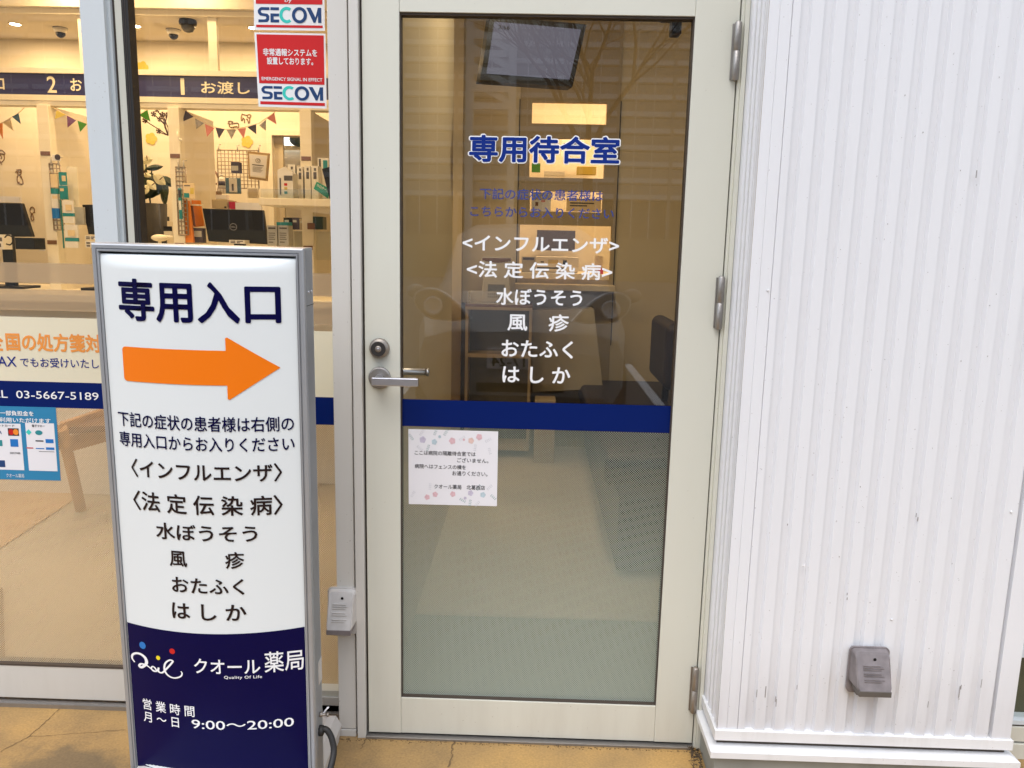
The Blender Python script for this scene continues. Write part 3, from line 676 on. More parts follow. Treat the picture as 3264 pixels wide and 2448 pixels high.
# ---- outlets
def outlet(x0, x1, z0, z1, y, mats, label):
    """weatherproof outlet cover: back plate, sloping hood open below, screw hole"""
    e = empty('outlet_cover', ((x0+x1)/2, y, z0), label, 'outlet', 'weatherproof outlet covers'); w = x1-x0; hgt = z1-z0; cx = (x0+x1)/2
    def rr(xa, xb, za, zb, r, n=5):
        out = []
        for (cx_, cz_, a0) in ((xb-r, zb-r, 0), (xa+r, zb-r, 90), (xa+r, za+r, 180), (xb-r, za+r, 270)):
            for k in range(n+1): w_ = R_(a0+90*k/n); out.append((cx_+r*math.cos(w_), cz_+r*math.sin(w_)))
        return out
    p = rr(x0, x1, z0, z1, .012); MB().prism([(a, y, b) for a, b in p][::-1], (0, -.006, 0)).build('back_plate', M[mats[1]], e)
    # hood: lofted from a ring on the plate to a smaller, projecting front
    hz0 = z0+hgt*.24; A = rr(x0+.003, x1-.003, hz0, z1-.003, .010); top = .008; mb = MB(); n = len(A)
    def front(a, b):
        t = (z1-b)/(z1-hz0); d = .012+.040*min(1, t)**.8; return (cx+(a-cx)*.84, y-.006-d, hz0+(b-hz0)*.93)
    B = [front(a, b) for a, b in A]; mid = [((a+(f[0]-a)*.55), y-.006+(f[1]-y+.006)*.88, b+(f[2]-b)*.45) for (a, b), f in zip(A, B)]
    A3 = [(a, y-.006, b) for a, b in A]
    for S, T in ((A3, mid), (mid, B)):
        for k in range(n): mb.face([S[k], S[(k+1) % n], T[(k+1) % n], T[k]], True)
    mb.face(B); mb.build('hood', M[mats[0]], e)
    MB().lathe((cx+.004, front(cx, z1-.018)[1]+.001, z1-.020), (0, -1, 0), [(.0036, 0), (.0036, .0008)], 14).build('screw_hole', M['black'], e)
    fy = front(cx, hz0+.003)[1]
    MB().box(cx-w*.40, cx+w*.40, fy-.0012, y-.010, hz0-.010, hz0+.004).build('hood_lip', M[mats[2]], e, .001)
    MB().box(cx-w*.30, cx-w*.05, y-.022, y-.006, z0+.002, hz0-.010).box(cx+.01, cx+w*.30, y-.024, y-.006, z0+.004, hz0-.010).build('cord_socket', M['outlet_d'], e, .001)
    # embossed lettering plate, raised print like on the real cover
    fa = front(x0+w*.22, z1-.03); fb = front(x0+w*.22, hz0+.025)
    mb = MB()
    for k in range(9):
        t = k/8; zz_ = fa[2]*(1-t)+fb[2]*t; yy_ = fa[1]*(1-t)+fb[1]*t
        if k in (3, 6): continue
        mb.box(cx-w*.25, cx+w*(.25 if k % 2 else .18), yy_-.0006, yy_+.003, zz_-.001, zz_+.001)
    mb.build('embossed_lines', M[mats[1]], e)
    return e
outlet(-.510, -.430, .306, .437, -.0045, ('outlet_w', 'outlet_w', 'outlet_g'), 'pale beige outlet cover mounted low on the door frame post')
PY = -.165
outlet(.808, .904, .281, .401, PY-.004, ('outlet_g', 'outlet_g', 'outlet_d'), 'weathered grey outlet cover low on the white corrugated wall')

# ================================================================== WHITE CORRUGATED WALL
wl = empty('corrugated_wall', (.86, -.08, 0), 'projecting white corrugated steel wall section right of the glazed door', 'wall')
X0, X1 = .5035, 1.226; ZW0, ZW1 = .162, 3.3
edges = []; per = .0494; g0 = .6205
prof = [(X0, 0), (.5265, 0), (.5275, .0012), (.5285, 0), (.5525, 0), (.5535, .003), (.5555, .001), (.5705, .001)]
x = .5705; k = 0
xs = .5705
gy = .0095
pr = [(X0+.0006, -.0), (.5265, 0), (.5275, .0015), (.5285, 0), (.5530, 0), (.5537, .004), (.5550, .0)]
gx = .5725
while gx < 1.165:
    gw = .0215
    pr += [(gx-.001, 0), (gx+.0015, gy), (gx+gw-.003, gy), (gx+gw+.002, 0)]; gx += per
pr = [p for p in pr if p[0] < 1.170]
pr += [(1.1705, 0), (1.1725, .012), (1.1795, .012), (1.1800, -.002), (X1, -.002)]
mb = MB()
for i in range(len(pr)-1):
    a, b = pr[i], pr[i+1]
    mb.face([(a[0], PY+a[1], ZW0), (b[0], PY+b[1], ZW0), (b[0], PY+b[1], ZW1), (a[0], PY+a[1], ZW1)])
# left return (narrow ribbed side)
sp_ = [(PY, 0), (PY+.006, -.0015), (PY+.012, 0), (PY+.020, 0), (PY+.0225, .004), (PY+.026, .0)]
yy = PY+.032
while yy < -.045: sp_ += [(yy, 0), (yy+.004, .007), (yy+.018, .007), (yy+.022, 0)]; yy += .036
sp_ += [(-.034, .0), (-.032, .004), (-.028, 0), (-.002, 0)]
for i in range(len(sp_)-1):
    a, b = sp_[i], sp_[i+1]
    mb.face([(X0+b[1], b[0], ZW0), (X0+a[1], a[0], ZW0), (X0+a[1], a[0], ZW1), (X0+b[1], b[0], ZW1)])
mb.face([(X1, PY-.002, ZW0), (X1, 0, ZW0), (X1, 0, ZW1), (X1, PY-.002, ZW1)])
mb.face([(X0, PY, ZW1), (X1, PY, ZW1), (X1, 0, ZW1), (X0, 0, ZW1)])
mb.build('corrugated_panel', M['white_steel'], wl)
mb = MB()
for xx, zz_ in ((.527+.02, 1.255), (.683+.0, .60), (.905, .47), (1.155, .75)): mb.lathe((xx, PY-.0003, zz_), (0, -1, 0), [(.003, 0), (.002, .0025)], 8)
mb.build('rivet', M['flash_steel'], wl)
def flash(name, ztop, zbot, yout, xo, m, slope=0.0):
    mb = MB(); a = X0-xo; b = X1+xo; yo = PY-yout; zt = ztop
    P0 = [(a, -.006), (a, yo), (b, yo), (b, -.006)]; t = .0015
    inn = [(X0+.010, -.006), (X0+.010, PY+.013), (X1-.001, PY+.013), (X1-.001, -.006)]
    for i in range(3):
        p, q_ = P0[i], P0[i+1]; pi, qi = inn[i], inn[i+1]
        mb.face([(*p, zbot), (*q_, zbot), (*q_, zt), (*p, zt)])
        mb.face([(*p, zt), (*q_, zt), (*qi, zt+slope), (*pi, zt+slope)])
        mb.face([(*p, zbot), (*q_, zbot), (*qi, zbot), (*pi, zbot)][::-1])
    return mb.build(name, m, wl)
flash('upper_flashing', .163, .137, .007, .006, M['flash_steel'], .0015)
flash('lower_flashing', .116, .100, .026, .018, M['flash_steel'], .006)
box('flashing_back', M['brown_gap'], X0+.004, X1-.004, PY+.008, -.01, .1, .162, wl)
box('foundation', M['found'], X0-.002, X1-.008, PY-.004, .0, 0, .112, wl, .002)
# paint chips and scuffs
random.seed(9); mb = MB()
def chip(x, z, w_, h_, yo=0.0):
    mb.box(x-w_/2, x+w_/2, PY+yo-.0008, PY+yo-.0001, z-h_/2, z+h_/2)
for px_, py_, w_, h_ in ((2472, 2228, .002, .014), (2474, 2240, .0015, .02), (3058, 2205, .0022, .03), (3063, 2190, .0018, .012), (3128, 2178, .0012, .022), (2958, 2245, .0012, .016), (2412, 2210, .0014, .02), (2700, 1893, .0018, .006), (2700, 1908, .0018, .006), (3112, 555, .002, .016), (2510, 1672, .0018, .004),
                        (2920, 1642, .0016, .01), (2925, 1655, .002, .01), (2440, 2205, .002, .03), (2540, 2190, .001, .012)):
    p_ = P(px_, py_, PY); chip(p_.x, p_.z, w_, h_)
gxs = [.5725+k*per for k in range(12)]
for k in range(60):
    gx_ = random.choice(gxs[4:]) if k % 3 else random.choice(gxs); zz_ = random.uniform(.2, 2.0); r_ = random.uniform(.0006, .0015)
    chip(gx_+random.uniform(-.022, -.003), zz_, r_, r_*random.uniform(1, 2.6))
o = mb.build('paint_chip', mat('chip_grey', (.30, .28, .27), .7), wl); o['kind'] = 'stuff'
# clump of dead leaves in the corner by the door
lf = MB(); random.seed(11)
for k in range(46):
    bx = .466+random.random()*.03; by = -.02-random.random()**1.4*.10; bz = random.random()*.012
    a = random.uniform(0, 6.3); L = random.uniform(.006, .018)
    p = [Vector((bx, by, bz+.002))]
    for i in range(3): a += random.uniform(-.9, .9); p.append(p[-1]+Vector((math.cos(a)*L/3, math.sin(a)*L/3, random.uniform(-.003, .005))))
    for v in p: v.z = max(.002, v.z); v.x = min(v.x, .498)
    if k % 3 == 0: lf.face([p[0], p[0]+Vector((.006, .002, .003)), p[2]+Vector((0, 0, .004)), p[1]])
    lf.tube(p, .0009, 5)
tag(lf.build('dead_leaves', mat('dead_leaf', (.11, .075, .045), .9, var=.4, vscale=80)), 'small clump of dry leaves and twigs on the pavement by the door corner', 'leaf litter', kind='stuff')
# window to the right of the corrugated wall
rw = empty('side_window', (1.6, .05, 0), 'dark window in a cream frame right of the corrugated wall', 'window')
zr_ = lambda py: Z_(3240, py, 0)
MB().box(1.236, 3.2, 0, .10, zr_(2364), zr_(2318)).box(1.236, 3.2, -.004, .1, 0, zr_(2370)).build('bottom_rail', M['cream_alu'], rw, .001)
box('sill_gasket', M['brown_gap'], 1.28, 3.2, .004, .1, zr_(2364)-.0, zr_(2366)+.0, rw)
MB().box(1.28, 3.2, .002, .06, zr_(2311), zr_(2299)).box(1.28, 3.2, .004, .06, zr_(2098), zr_(2072)).build('glazing_rail', M['blue_alu'], rw)
box('glazing_bead', M['brown_gap'], 1.28, 3.2, .006, .1, zr_(2318), zr_(2311), rw)
box('stile', M['cream_alu'], 1.236, 1.285, .003, .10, zr_(2299), 2.42, rw)
box('glass', M['glass'], 1.285, 3.2, .02, .025, zr_(2299), 2.42, rw)
box('dark_blind', mat('dark_green_board', (.045, .06, .035), .6), 1.285, 3.2, .045, .05, zr_(2299), zr_(2085), rw)
box('pale_blind', mat('pale_blue_blind', (.30, .38, .42), .6), 1.285, 3.2, .052, .057, zr_(2085), 2.42, rw)

# ================================================================== LIGHT BOX SIGN
a_, b_, c_ = -.004, .023, .005; SW, SD = .457, .064
SM = Matrix.Translation((-.699, -.30, 1.329)) @ Matrix.Rotation(a_, 4, 'Z') @ Matrix.Rotation(b_, 4, 'X') @ Matrix.Rotation(c_, 4, 'Y')
pB = Bulge(SM, SW-.037, -.022, -2, .036).inv(433, 2423); ZBOT = pB[1]-.030; SH = -ZBOT+.024   # height of the box
print('sign', SH)
sg = empty('light_box_sign', (-.699, -.27, 0), 'tall white and navy light box sign with orange arrow standing before the window', 'sign')
def sbox(mb, x0, x1, y0, y1, z0, z1): return mb.box(x0, x1, y0, y1, z0, z1, SM)
hw = SW/2; fw_ = .0165
mb = MB()
# mitred front frame with a stepped profile
def frame_ring(mb, o, i, yo, yi):
    O = [(-o[0], -o[1]), (o[0], -o[1]), (o[0], 0-o[2]), (-o[0], 0-o[2])]
for (x0, z0, x1, z1, d) in ((0, 0, 0, 0, 0),): pass
def ring_strip(w0, t0, y0, w1, t1, y1):
    """ring between inset w0 at depth y0 and inset w1 at depth y1"""
    a = [(-hw+w0, -t0), (hw-w0, -t0), (hw-w0, -SH+t0), (-hw+w0, -SH+t0)]; b = [(-hw+w1, -t1), (hw-w1, -t1), (hw-w1, -SH+t1), (-hw+w1, -SH+t1)]
    for k in range(4):
        k2 = (k+1) % 4
        mb.face([SM @ Vector((a[k][0], y0, a[k][1])), SM @ Vector((a[k2][0], y0, a[k2][1])), SM @ Vector((b[k2][0], y1, b[k2][1])), SM @ Vector((b[k][0], y1, b[k][1]))])
prof = [(0, 0, SD), (0, 0, .006), (.0015, .0015, .002), (.004, .004, 0), (.0105, .0105, 0), (.0115, .0115, .0022), (.0125, .0125, .0022), (.0135, .0135, -.0015), (.0165, .0165, -.0015), (.0175, .0175, .001), (.0178, .0178, .006)]
for p, q_ in zip(prof, prof[1:]): ring_strip(p[0], p[1], p[2], q_[0], q_[1], q_[2])
mb.face([SM @ Vector(v) for v in ((-hw, SD, 0), (hw, SD, 0), (hw, SD, -SH), (-hw, SD, -SH))])
mb.build('housing', M['sign_alu'], sg)
# ribs of the side extrusion
mb = MB()
for sx in (-1, 1):
    for k in range(6):
        y = .015+k*.0078; sbox(mb, sx*(hw+.0001), sx*(hw+.0011), y, y+.0042, -SH, -.004)
mb.build('side_rib', M['sign_alu'], sg)
mb = MB()
for sx in (-1, 1): sbox(mb, sx*(hw+.0002), sx*(hw+.0013), .012, SD+.001, -.1235, -.1222)
mb.build('side_joint', M['dark_gap'], sg)
for yk in (.024, .046):
    o = SM @ Vector((hw+.001, yk, -.094)); MB().lathe(o, (1, 0, 0), [(.0038, 0), (.0036, .0015), (.002, .0026)], 12).build('rivet', M['bright_steel'], sg)
# acrylic face
ztop, zbot = -.022, ZBOT
BS = Bulge(SM, SW-.037, ztop, zbot, .036)
XF = hw-.0185
def sgrid(x0, x1, zfun0, zfun1, nx, nz, off, m, name, zs=None):
    mb = MB(); idx = {}
    for i in range(nx+1):
        xx = x0+(x1-x0)*i/nx; za, zb = zfun0(xx), zfun1(xx)
        for j in range(nz+1):
            t = j/nz if zs is None else zs[j]
            idx[i, j] = len(mb.v); mb.v.append(BS.at(xx, za+(zb-za)*t, off))
    for i in range(nx):
        for j in range(nz):
            mb.f.append((idx[i, j], idx[i+1, j], idx[i+1, j+1], idx[i, j+1])); mb.m.append(0); mb.sm.append(True)
    return mb.build(name, m, sg)
zs = [0, .0006, .002, .004, .007, .010, .014, .018, .022, .026, .0285, .03, .035]+[.05+.93*k/16 for k in range(17)]+[.985, .99, .995, 1]
sgrid(-XF, XF, lambda x: ztop, lambda x: zbot, 36, len(zs)-1, 0, M['sign_white'], 'acrylic_face', zs)
# navy field with curved upper edge
pL, pM, pR = BS.inv(403, 1982), BS.inv(696, 2021), BS.inv(972, 1997)
def navy_top(x):
    (x0, y0), (x1, y1), (x2, y2) = pL, pM, pR
    return y0*(x-x1)*(x-x2)/((x0-x1)*(x0-x2))+y1*(x-x0)*(x-x2)/((x1-x0)*(x1-x2))+y2*(x-x0)*(x-x1)/((x2-x0)*(x2-x1))
sgrid(-XF+.0012, XF-.0012, navy_top, lambda x: zbot+.016, 40, 16, .0007, M['sign_navy'], 'navy_field')
# wording
def ST(name, s, a, b, m='sign_navy', bold=.012, off=.0012, **k): return put_text(name, s, M[m], BS, quad_of(BS, a, b), sg, bold, off, **k)
put_text('heading', '専用入口', M['sign_navy'], BS, rowq(BS, 373, 885, 894, 134), sg, .024, .0012)
put_text('lettering', '下記の症状の患者様は右側の', M['sign_navy'], BS, rowq(BS, 376, 1308, 937, 47), sg, 0.013, .0012)
put_text('lettering', '専用入口からお入りください', M['sign_navy'], BS, rowq(BS, 380, 1372, 939, 46), sg, 0.013, .0012)
put_text('lettering', '〈インフルエンザ〉', M['ink_black'], BS, rowq(BS, 417, 1459, 899, 58), sg, 0.017, .0012)
put_text('lettering', '〈法 定 伝 染 病〉', M['ink_black'], BS, rowq(BS, 423, 1560, 901, 62), sg, 0.017, .0012)
put_text('lettering', '水ぼうそう', M['ink_black'], BS, rowq(BS, 496, 1662, 820, 53), sg, 0.017, .0012)
put_text('lettering', '風　　疹', M['ink_black'], BS, rowq(BS, 539, 1750, 778, 53), sg, 0.017, .0012)
put_text('lettering', 'おたふく', M['ink_black'], BS, rowq(BS, 547, 1836, 778, 50), sg, 0.017, .0012)
put_text('lettering', 'は し か', M['ink_black'], BS, rowq(BS, 547, 1917, 785, 52), sg, 0.018, .0012)
# arrow
A = [BS.inv(*p) for p in ((389, 1103), (719.6, 1118), (717.6, 1073.5), (893.6, 1171.5), (727.5, 1276), (725, 1230), (398, 1212))]
zt = (A[0][1]+A[1][1])/2; zb_ = (A[5][1]+A[6][1])/2; xa = (A[0][0]+A[6][0])/2; xh = (A[1][0]+A[5][0])/2; xt, ztip = A[3]; zt2, zb2 = A[2][1], A[4][1]; r = .008
mb = MB()
def arow(xq0, xq1, top0, bot0, top1, bot1, n=6):
    for k in range(n):
        s0, s1 = k/n, (k+1)/n; xx0, xx1 = xq0+(xq1-xq0)*s0, xq0+(xq1-xq0)*s1
        mb.face([BS.at(xx0, bot0+(bot1-bot0)*s0, .0012), BS.at(xx1, bot0+(bot1-bot0)*s1, .0012), BS.at(xx1, top0+(top1-top0)*s1, .0012), BS.at(xx0, top0+(top1-top0)*s0, .0012)])
for k in range(4):
    w0, w1 = R_(90*k/4), R_(90*(k+1)/4); x_0, x_1 = xa+r*(1-math.cos(w0)), xa+r*(1-math.cos(w1)); h0, h1 = r*(1-math.sin(w0)), r*(1-math.sin(w1))
    arow(x_0, x_1, zt-h0, zb_+h0, zt-h1, zb_+h1, 1)
arow(xa+r, xh, zt, zb_, zt, zb_, 14)
arow(xh, xh+.004, zt2-.003, zb2+.003, zt2-.0012, zb2+.0012, 1); arow(xh+.004, xt-.006, zt2-.0012, zb2+.0012, ztip+.0042, ztip-.0042, 10); arow(xt-.006, xt, ztip+.0042, ztip-.0042, ztip+.0005, ztip-.0005, 2)
mb.build('orange_arrow', M['sign_orange'], sg)
# pharmacy mark
q = quad_of(BS, zJ(835, 895), zJ(1180, 1090)); QW, QH = 345, 195
LG = lambda pts: [((x-835)/QW, 1-(y-895)/QH) for x, y in pts]
mk = D2(BS, q)
c1 = curve(LG([(862, 1007), (845, 975), (852, 940), (880, 918), (912, 920), (938, 945), (945, 985), (930, 1018), (905, 1042), (893, 1030), (908, 1008), (945, 1012), (985, 1045), (1012, 1050)]), 6)
wd = [.045+.062*math.sin(math.pi*min(1, i/len(c1)*1.15))**.8 for i in range(len(c1))]
mk.line(c1, wd, ar=QW/QH, off=.0013)
c2 = curve(LG([(1012, 1050), (1000, 1020), (985, 1010), (975, 1030), (990, 1052), (1012, 1045), (1025, 1010)]), 6); mk.line(c2, .055, ar=QW/QH, off=.0016)
c3 = curve(LG([(1025, 1010), (1022, 1045), (1045, 1052), (1075, 1010), (1105, 960), (1118, 930), (1098, 925), (1070, 960), (1062, 1020), (1082, 1068), (1120, 1085), (1160, 1065), (1172, 1035), (1165, 1015)]), 6)
mk.line(c3, [.065 if i < len(c3)*.8 else .065-.04*(i/len(c3)-.8)/.2 for i in range(len(c3))], ar=QW/QH, off=.0019)
mk.build('script_mark', M['white_vinyl'], sg)
for (u, v), rx, ry, mm in (((915, 871), 22, 27, 'dot_blue'), ((1015, 951), 14, 16, 'dot_yellow'), ((1105, 909), 19, 20, 'dot_red')):
    D2(BS, quad_of(BS, zJ(u-rx, v-ry), zJ(u+rx, v+ry))).disc((.5, .5), .5, .5, .0013).build('colour_dot', M[mm], sg)
put_text('brush_lettering', 'クオール', M['white_vinyl'], BS, rowq(BS, 618, 2097, 829, 47, 0), sg, .012, .0012)
put_text('brush_lettering', '薬局', M['white_vinyl'], BS, rowq(BS, 842, 2078, 968, 66, 0), sg, .008, .0012)
put_text('tagline', 'Quality Of Life', M['white_vinyl'], BS, rowq(BS, 714.6, 2153.5, 835.5, 12, 0), sg, .012, .0012, space=1.12)
put_text('opening_hours', '営 業 時 間', M['white_vinyl'], BS, rowq(BS, 455, 2223, 618, 34), sg, .008, .0012)
# rows measured by their end points so they lie level on the pillow face
t1 = BS.inv(*zJ(920, 1292)); t2 = BS.inv(*zJ(1150, 1397)); t3 = BS.inv(*zJ(1245, 1350)); t4 = BS.inv(*zJ(1885, 1385))
put_text('opening_hours', '月 ～ 日', M['white_vinyl'], BS, [(t1[0], t1[1]), (t2[0], t1[1]), (t2[0], t1[1]-.026), (t1[0], t1[1]-.026)], sg, .010, .0012)
hm = BS.inv(*zJ(1480, 1385))[1]
xl_, xr_ = BS.inv(*zJ(1230, 1382))[0], BS.inv(*zJ(1885, 1355))[0]
put_text('opening_hours', '9:00～20:00', M['white_vinyl'], BS, [(xl_, hm+.0115), (xr_, hm+.0115), (xr_, hm-.0115), (xl_, hm-.0115)], sg, .006, .0012)
# side details near the foot: adhesive tape, bolt, cable gland
def SP3(x, y, z): return SM @ Vector((x, y, z))
mb = MB(); sbox(mb, hw+.0012, hw+.0022, .030, .060, -1.035, -.975); mb.build('tape', M['outlet_w'], sg)
MB().lathe(SP3(hw+.001, .035, -1.115), (1, 0, 0), [(.006, 0), (.006, .006), (.0035, .007), (.0035, .018), (.005, .0185), (.005, .022)], 12).build('adjusting_bolt', M['dull_steel'], sg)
# base: broad low plinth with chamfered rim
bx0, bx1, by0, by1 = -.925, -.476, -.56, -.020
def lay(i, z): return [(bx0+i, by0+i, z), (bx1-i, by0+i, z), (bx1-i, by1-i, z), (bx0+i, by1-i, z)]
mb = MB(); Ls = [lay(.006, 0), lay(0, .045), lay(.012, .078), lay(.030, .084)]
for A_, B_ in zip(Ls, Ls[1:]):
    for k in range(4): mb.face([A_[k], A_[(k+1) % 4], B_[(k+1) % 4], B_[k]])
mb.face(Ls[-1]); mb.build('base', M['sign_base'], sg, .002)
mb = MB(); mb.tube(curve([tuple(SP3(hw, .03, -1.155)), tuple(SP3(hw+.018, .03, -1.152)), tuple(SP3(hw+.034, .022, -1.175)), tuple(SP3(hw+.040, .0, -1.21)), (-.452, -.36, .05), (-.47, -.42, .008), (-.50, -.60, .008)], 6), .0075, 10)
mb.lathe(SP3(hw, .03, -1.155), (1, 0, 0), [(.013, 0), (.013, .010), (.009, .012)], 14)
mb.build('power_cable', M['dark_gap'], sg)
MB().tube(curve([(-.915, -.27, .06), (-.945, -.30, .055), (-.955, -.34, .03), (-.952, -.42, .008), (-.93, -.62, .008)], 6), .007, 10).build('power_cable', M['dark_gap'], sg)
ob = MB(); ob.tube([P(1026, 2276, -.235), P(1034, 2270, -.235), P(1041, 2260, -.235), P(1047, 2254, -.235)], .0022, 6)
ob.build('tie_string', M['paper'], sg)

# ================================================================== PHARMACY INTERIOR
YC = 2.6          # plane of the counter canopy
YB = 4.2          # back wall
# back wall with a doorway on its right
dx0, dx1, dz = X_(*zD(1480, 170), YB), X_(*zD(1755, 170), YB), Z_(*zD(1600, 165), YB)
bw = MB().box(-6.3, dx0, YB, YB+.1, 0, ZC).box(dx1+.45, -.2, YB, YB+.1, 0, ZC).box(dx0, dx1+.45, YB, YB+.1, dz, ZC)
tag(bw.build('back_wall', M['wall_in']), kind='structure')
tag(box('side_wall', M['wall_in'], -6.3, -6.2, .3, 6.1, 0, ZC), kind='structure')
tag(box('rear_wall', M['wall_in'], -6.2, -.2, 6.0, 6.1, 0, ZC), kind='structure')
dw = empty('interior_door', (dx0, YB, 0), 'open sliding door leaf in the back wall doorway of the pharmacy', 'door')
MB().box(dx0-.04, dx0, YB-.02, YB, 0, dz+.04).box(dx0, dx1+.45, YB-.02, YB, dz, dz+.04).build('frame', M['cream'], dw)
box('leaf', M['cork'], dx0, X_(*zD(1590, 300), YB+.05), YB+.04, YB+.07, 0, dz, dw)
wp = P(*zD(1600, 190), 5.9); wp2 = P(*zD(1760, 265), 5.9)
rwn = empty('rear_window', ((wp.x+wp2.x)/2, 5.95, wp2.z), 'small bright window seen through the back doorway', 'window')
MB().box(wp.x-.3, wp2.x+.3, 5.95, 5.99, wp2.z, wp.z+.25).build('pane', mat('bright_pane', (.9, .9, .9), .5, emit=(1, .98, .95, .8)), rwn)
MB().box(wp.x-.3, wp2.x+.3, 5.92, 5.95, wp2.z-.04, wp2.z).build('frame', M['cream'], rwn)
tag(MB().ball((wp.x+.18, 5.85, wp2.z+.05), .12, 1, .5, .6).ball((wp.x+.25, 5.85, wp2.z+.10), .06, 1, .5, 1).build('potted_plant', M['leaf']), 'dark plant silhouette on the sill of the rear window', 'plant')

# canopy with the numbered sign board
cn = empty('counter_canopy', (-2.3, YC, 2.0), 'long navy numbered board on cream hangers over the pharmacy counters', 'counter canopy')
zb0, zb1 = Z_(*zB(900, 1232), YC), Z_(*zB(900, 958), YC)
XC0, XC1 = -5.6, -.47
box('board', M['navy_board'], XC0, XC1, YC, YC+.04, zb0, zb1, cn)
MB().box(XC0, XC1, YC-.012, YC+.06, zb1, zb1+.028).box(XC0, XC1, YC-.012, YC+.06, zb0-.030, zb0).box(XC0, XC1, YC-.004, YC+.08, zb0-.055, zb0-.030).build('rail', M['cream'], cn)
zbm = Z_(*zB(900, 215), YC)
for u in (660+.0,): pass
hx = [X_(*zB(1095, 500), YC)]; sp0 = X_(*zA(1045, 500), YC)
for k in (-2, -1, 0, 1):
    hxx = hx[0]+k*(hx[0]-sp0) if k else hx[0]
    if hxx < -.6: box('hanger', M['cream'], hxx-.024, hxx+.024, YC, YC+.03, zb1+.028, zbm, cn)
CPn = Plane(YC-.0005)
def cq(a, b): return quad_of(CPn, a, b)
for s, a, b, bd in (('2', zA(585, 958), zA(718, 1170), .012), ('お', zA(880, 985), zA(1038, 1148), .016), ('1', zB(690, 985), zB(748, 1195), .012), ('お渡し', zB(948, 1020), zB(1568, 1190), .016), ('ロ', zA(-95, 985), zA(62, 1128), .012)):
    put_text('lettering', s, M['cream_text'], CPn, cq(a, b), cn, bd, .0012)
# bulkhead beam above
zbt = Z_(*zB(900, 140), YC)
bm = MB().box(-6.2, -.47, YC-.02, YC+.16, zbm, zbt).box(-6.2, -.47, YC-.05, YC+.16, zbt, 3.0)
tag(bm.build('bulkhead_beam', M['ceil_in']), 'cream bulkhead beam across the pharmacy ceiling above the numbered board', 'beam')
# partitions between the counters
def partition(uv_top, uv_bot, label, wpx=0.065, deep=.47, z0=1.0, pxw=17):
    a = P(*uv_top, YC-.02); e = empty('counter_partition', (a.x, YC, z0), label, 'partition', 'cream partitions between the counters')
    box('post', M['cream'], a.x, a.x+wpx, YC-.03, YC+.03, z0, zb0-.055, e, .003)
    box('panel', M['wall_in'], a.x+.012, a.x+wpx-.006, YC+.03, YC+deep, z0, zb0-.058, e)
    for pz in (1.78, 1.29): box('clip', M['brown'], a.x+.006, a.x+wpx-.006, YC-.034, YC-.030, pz, pz+.022, e)
    return e
partition(zA(465, 1300), None, 'cream counter partition post at the far left of the pane')
partition(zD(432, 10), None, 'cream counter partition post right of the white flowers')
partition(zD(1757, 10), None, 'cream counter partition post near the product shelf')
# counter
ct = empty('service_counter', (-2.6, YC, 0), 'long cream pharmacy service counter behind the light box sign', 'counter')
zc0 = Z_(100, 795, YC-.35)
box('top', M['cream'], -5.6, -.55, YC-.38, YC+.5, .99, 1.03, ct, .004)
box('front', M['wall_in'], -5.6, -.55, YC-.30, YC-.27, 0, .99, ct)
box('trim', M['black_matte'], -5.6, -.55, YC-.384, YC-.381, .955, .985, ct)
def item(name, label, cat, px, y, z=None, group=None): 
    p = P(*px, y); return empty(name, (p.x, y, p.z if z is None else z), label, cat, group)
def rect(mb, a, b, y, d=.02):
    p, q_ = P(*a, y), P(*b, y); return mb.box(p.x, q_.x, y, y+d, q_.z, p.z)
# downlights with their lamps
def downlight(px, label, lit=True, power=9, rz=.055):
    d = ray(*px); t = (ZC-CAM.z)/d.z; p = CAM+d*t
    return dl(p.x, p.y, ZC, label, power)
def dl(x, y, z, label, power, r=.036, col=(1, .66, .33)):
    e = empty('downlight', (x, y, z-.004), label, 'ceiling light', 'round recessed downlights')
    MB().lathe((x, y, z-.001), (0, 0, -1), [(r*1.18, 0), (r*1.18, .003), (r, .004)], 24).build('trim_ring', M['ceil_in'], e)
    MB().lathe((x, y, z-.0052), (0, 0, -1), [(r*.95, 0), (r*.6, .003)], 24).build('lamp_disc', M['lamp'], e)
    l = bpy.data.lights.new('downlight_lamp', 'AREA'); l.shape = 'DISK'; l.size = .12; l.energy = power; l.color = col
    o = bpy.data.objects.new('downlight_lamp', l); COL.objects.link(o); o.location = (0, 0, -.012); o.parent = e
    return e
PW = 3.1
for px, lb in ((zA(190, 298), 'bright downlight at the upper left of the sliding door pane'), (zA(975, 562), 'bright downlight just left of the sliding door stile'), (zB(120, 322), 'bright downlight beside the dark rubber seal'),
               (zB(1003, 588), 'bright downlight left of the canopy hanger'), (zB(1615, 345), 'bright downlight touching the upper security sticker'), (zA(-5, 662), 'bright downlight cut by the left photo edge')):
    downlight(px, lb, power=PW)
for x, y, lb in ((-1.2, 3.6, 'near the partition behind the canopy'), (-2.3, 3.6, 'behind the canopy over the staff area'), (-3.6, 3.6, 'farthest left behind the canopy'), (-1.3, 1.5, 'over the waiting area near the partition'), (-2.5, 1.5, 'over the middle of the waiting area'),
                (-4.0, 1.5, 'over the left of the waiting area'), (-1.3, .75, 'just inside the narrow pane'), (-2.6, .75, 'just inside the sliding door')):
    dl(x, y, ZC, 'added warm downlight '+lb, PW*1.25)  # extra downlights added to spread light evenly through the room
dl(X_(190, 5, 2.3), 2.36, ZC, 'added downlight standing in for cove light on the bulkhead beam at the left', 3.5)  # this and the next lamp are added in place of the cove light
dl(X_(560, 5, 2.3), 2.36, ZC, 'added downlight standing in for cove light on the bulkhead beam in the middle', 1.5)
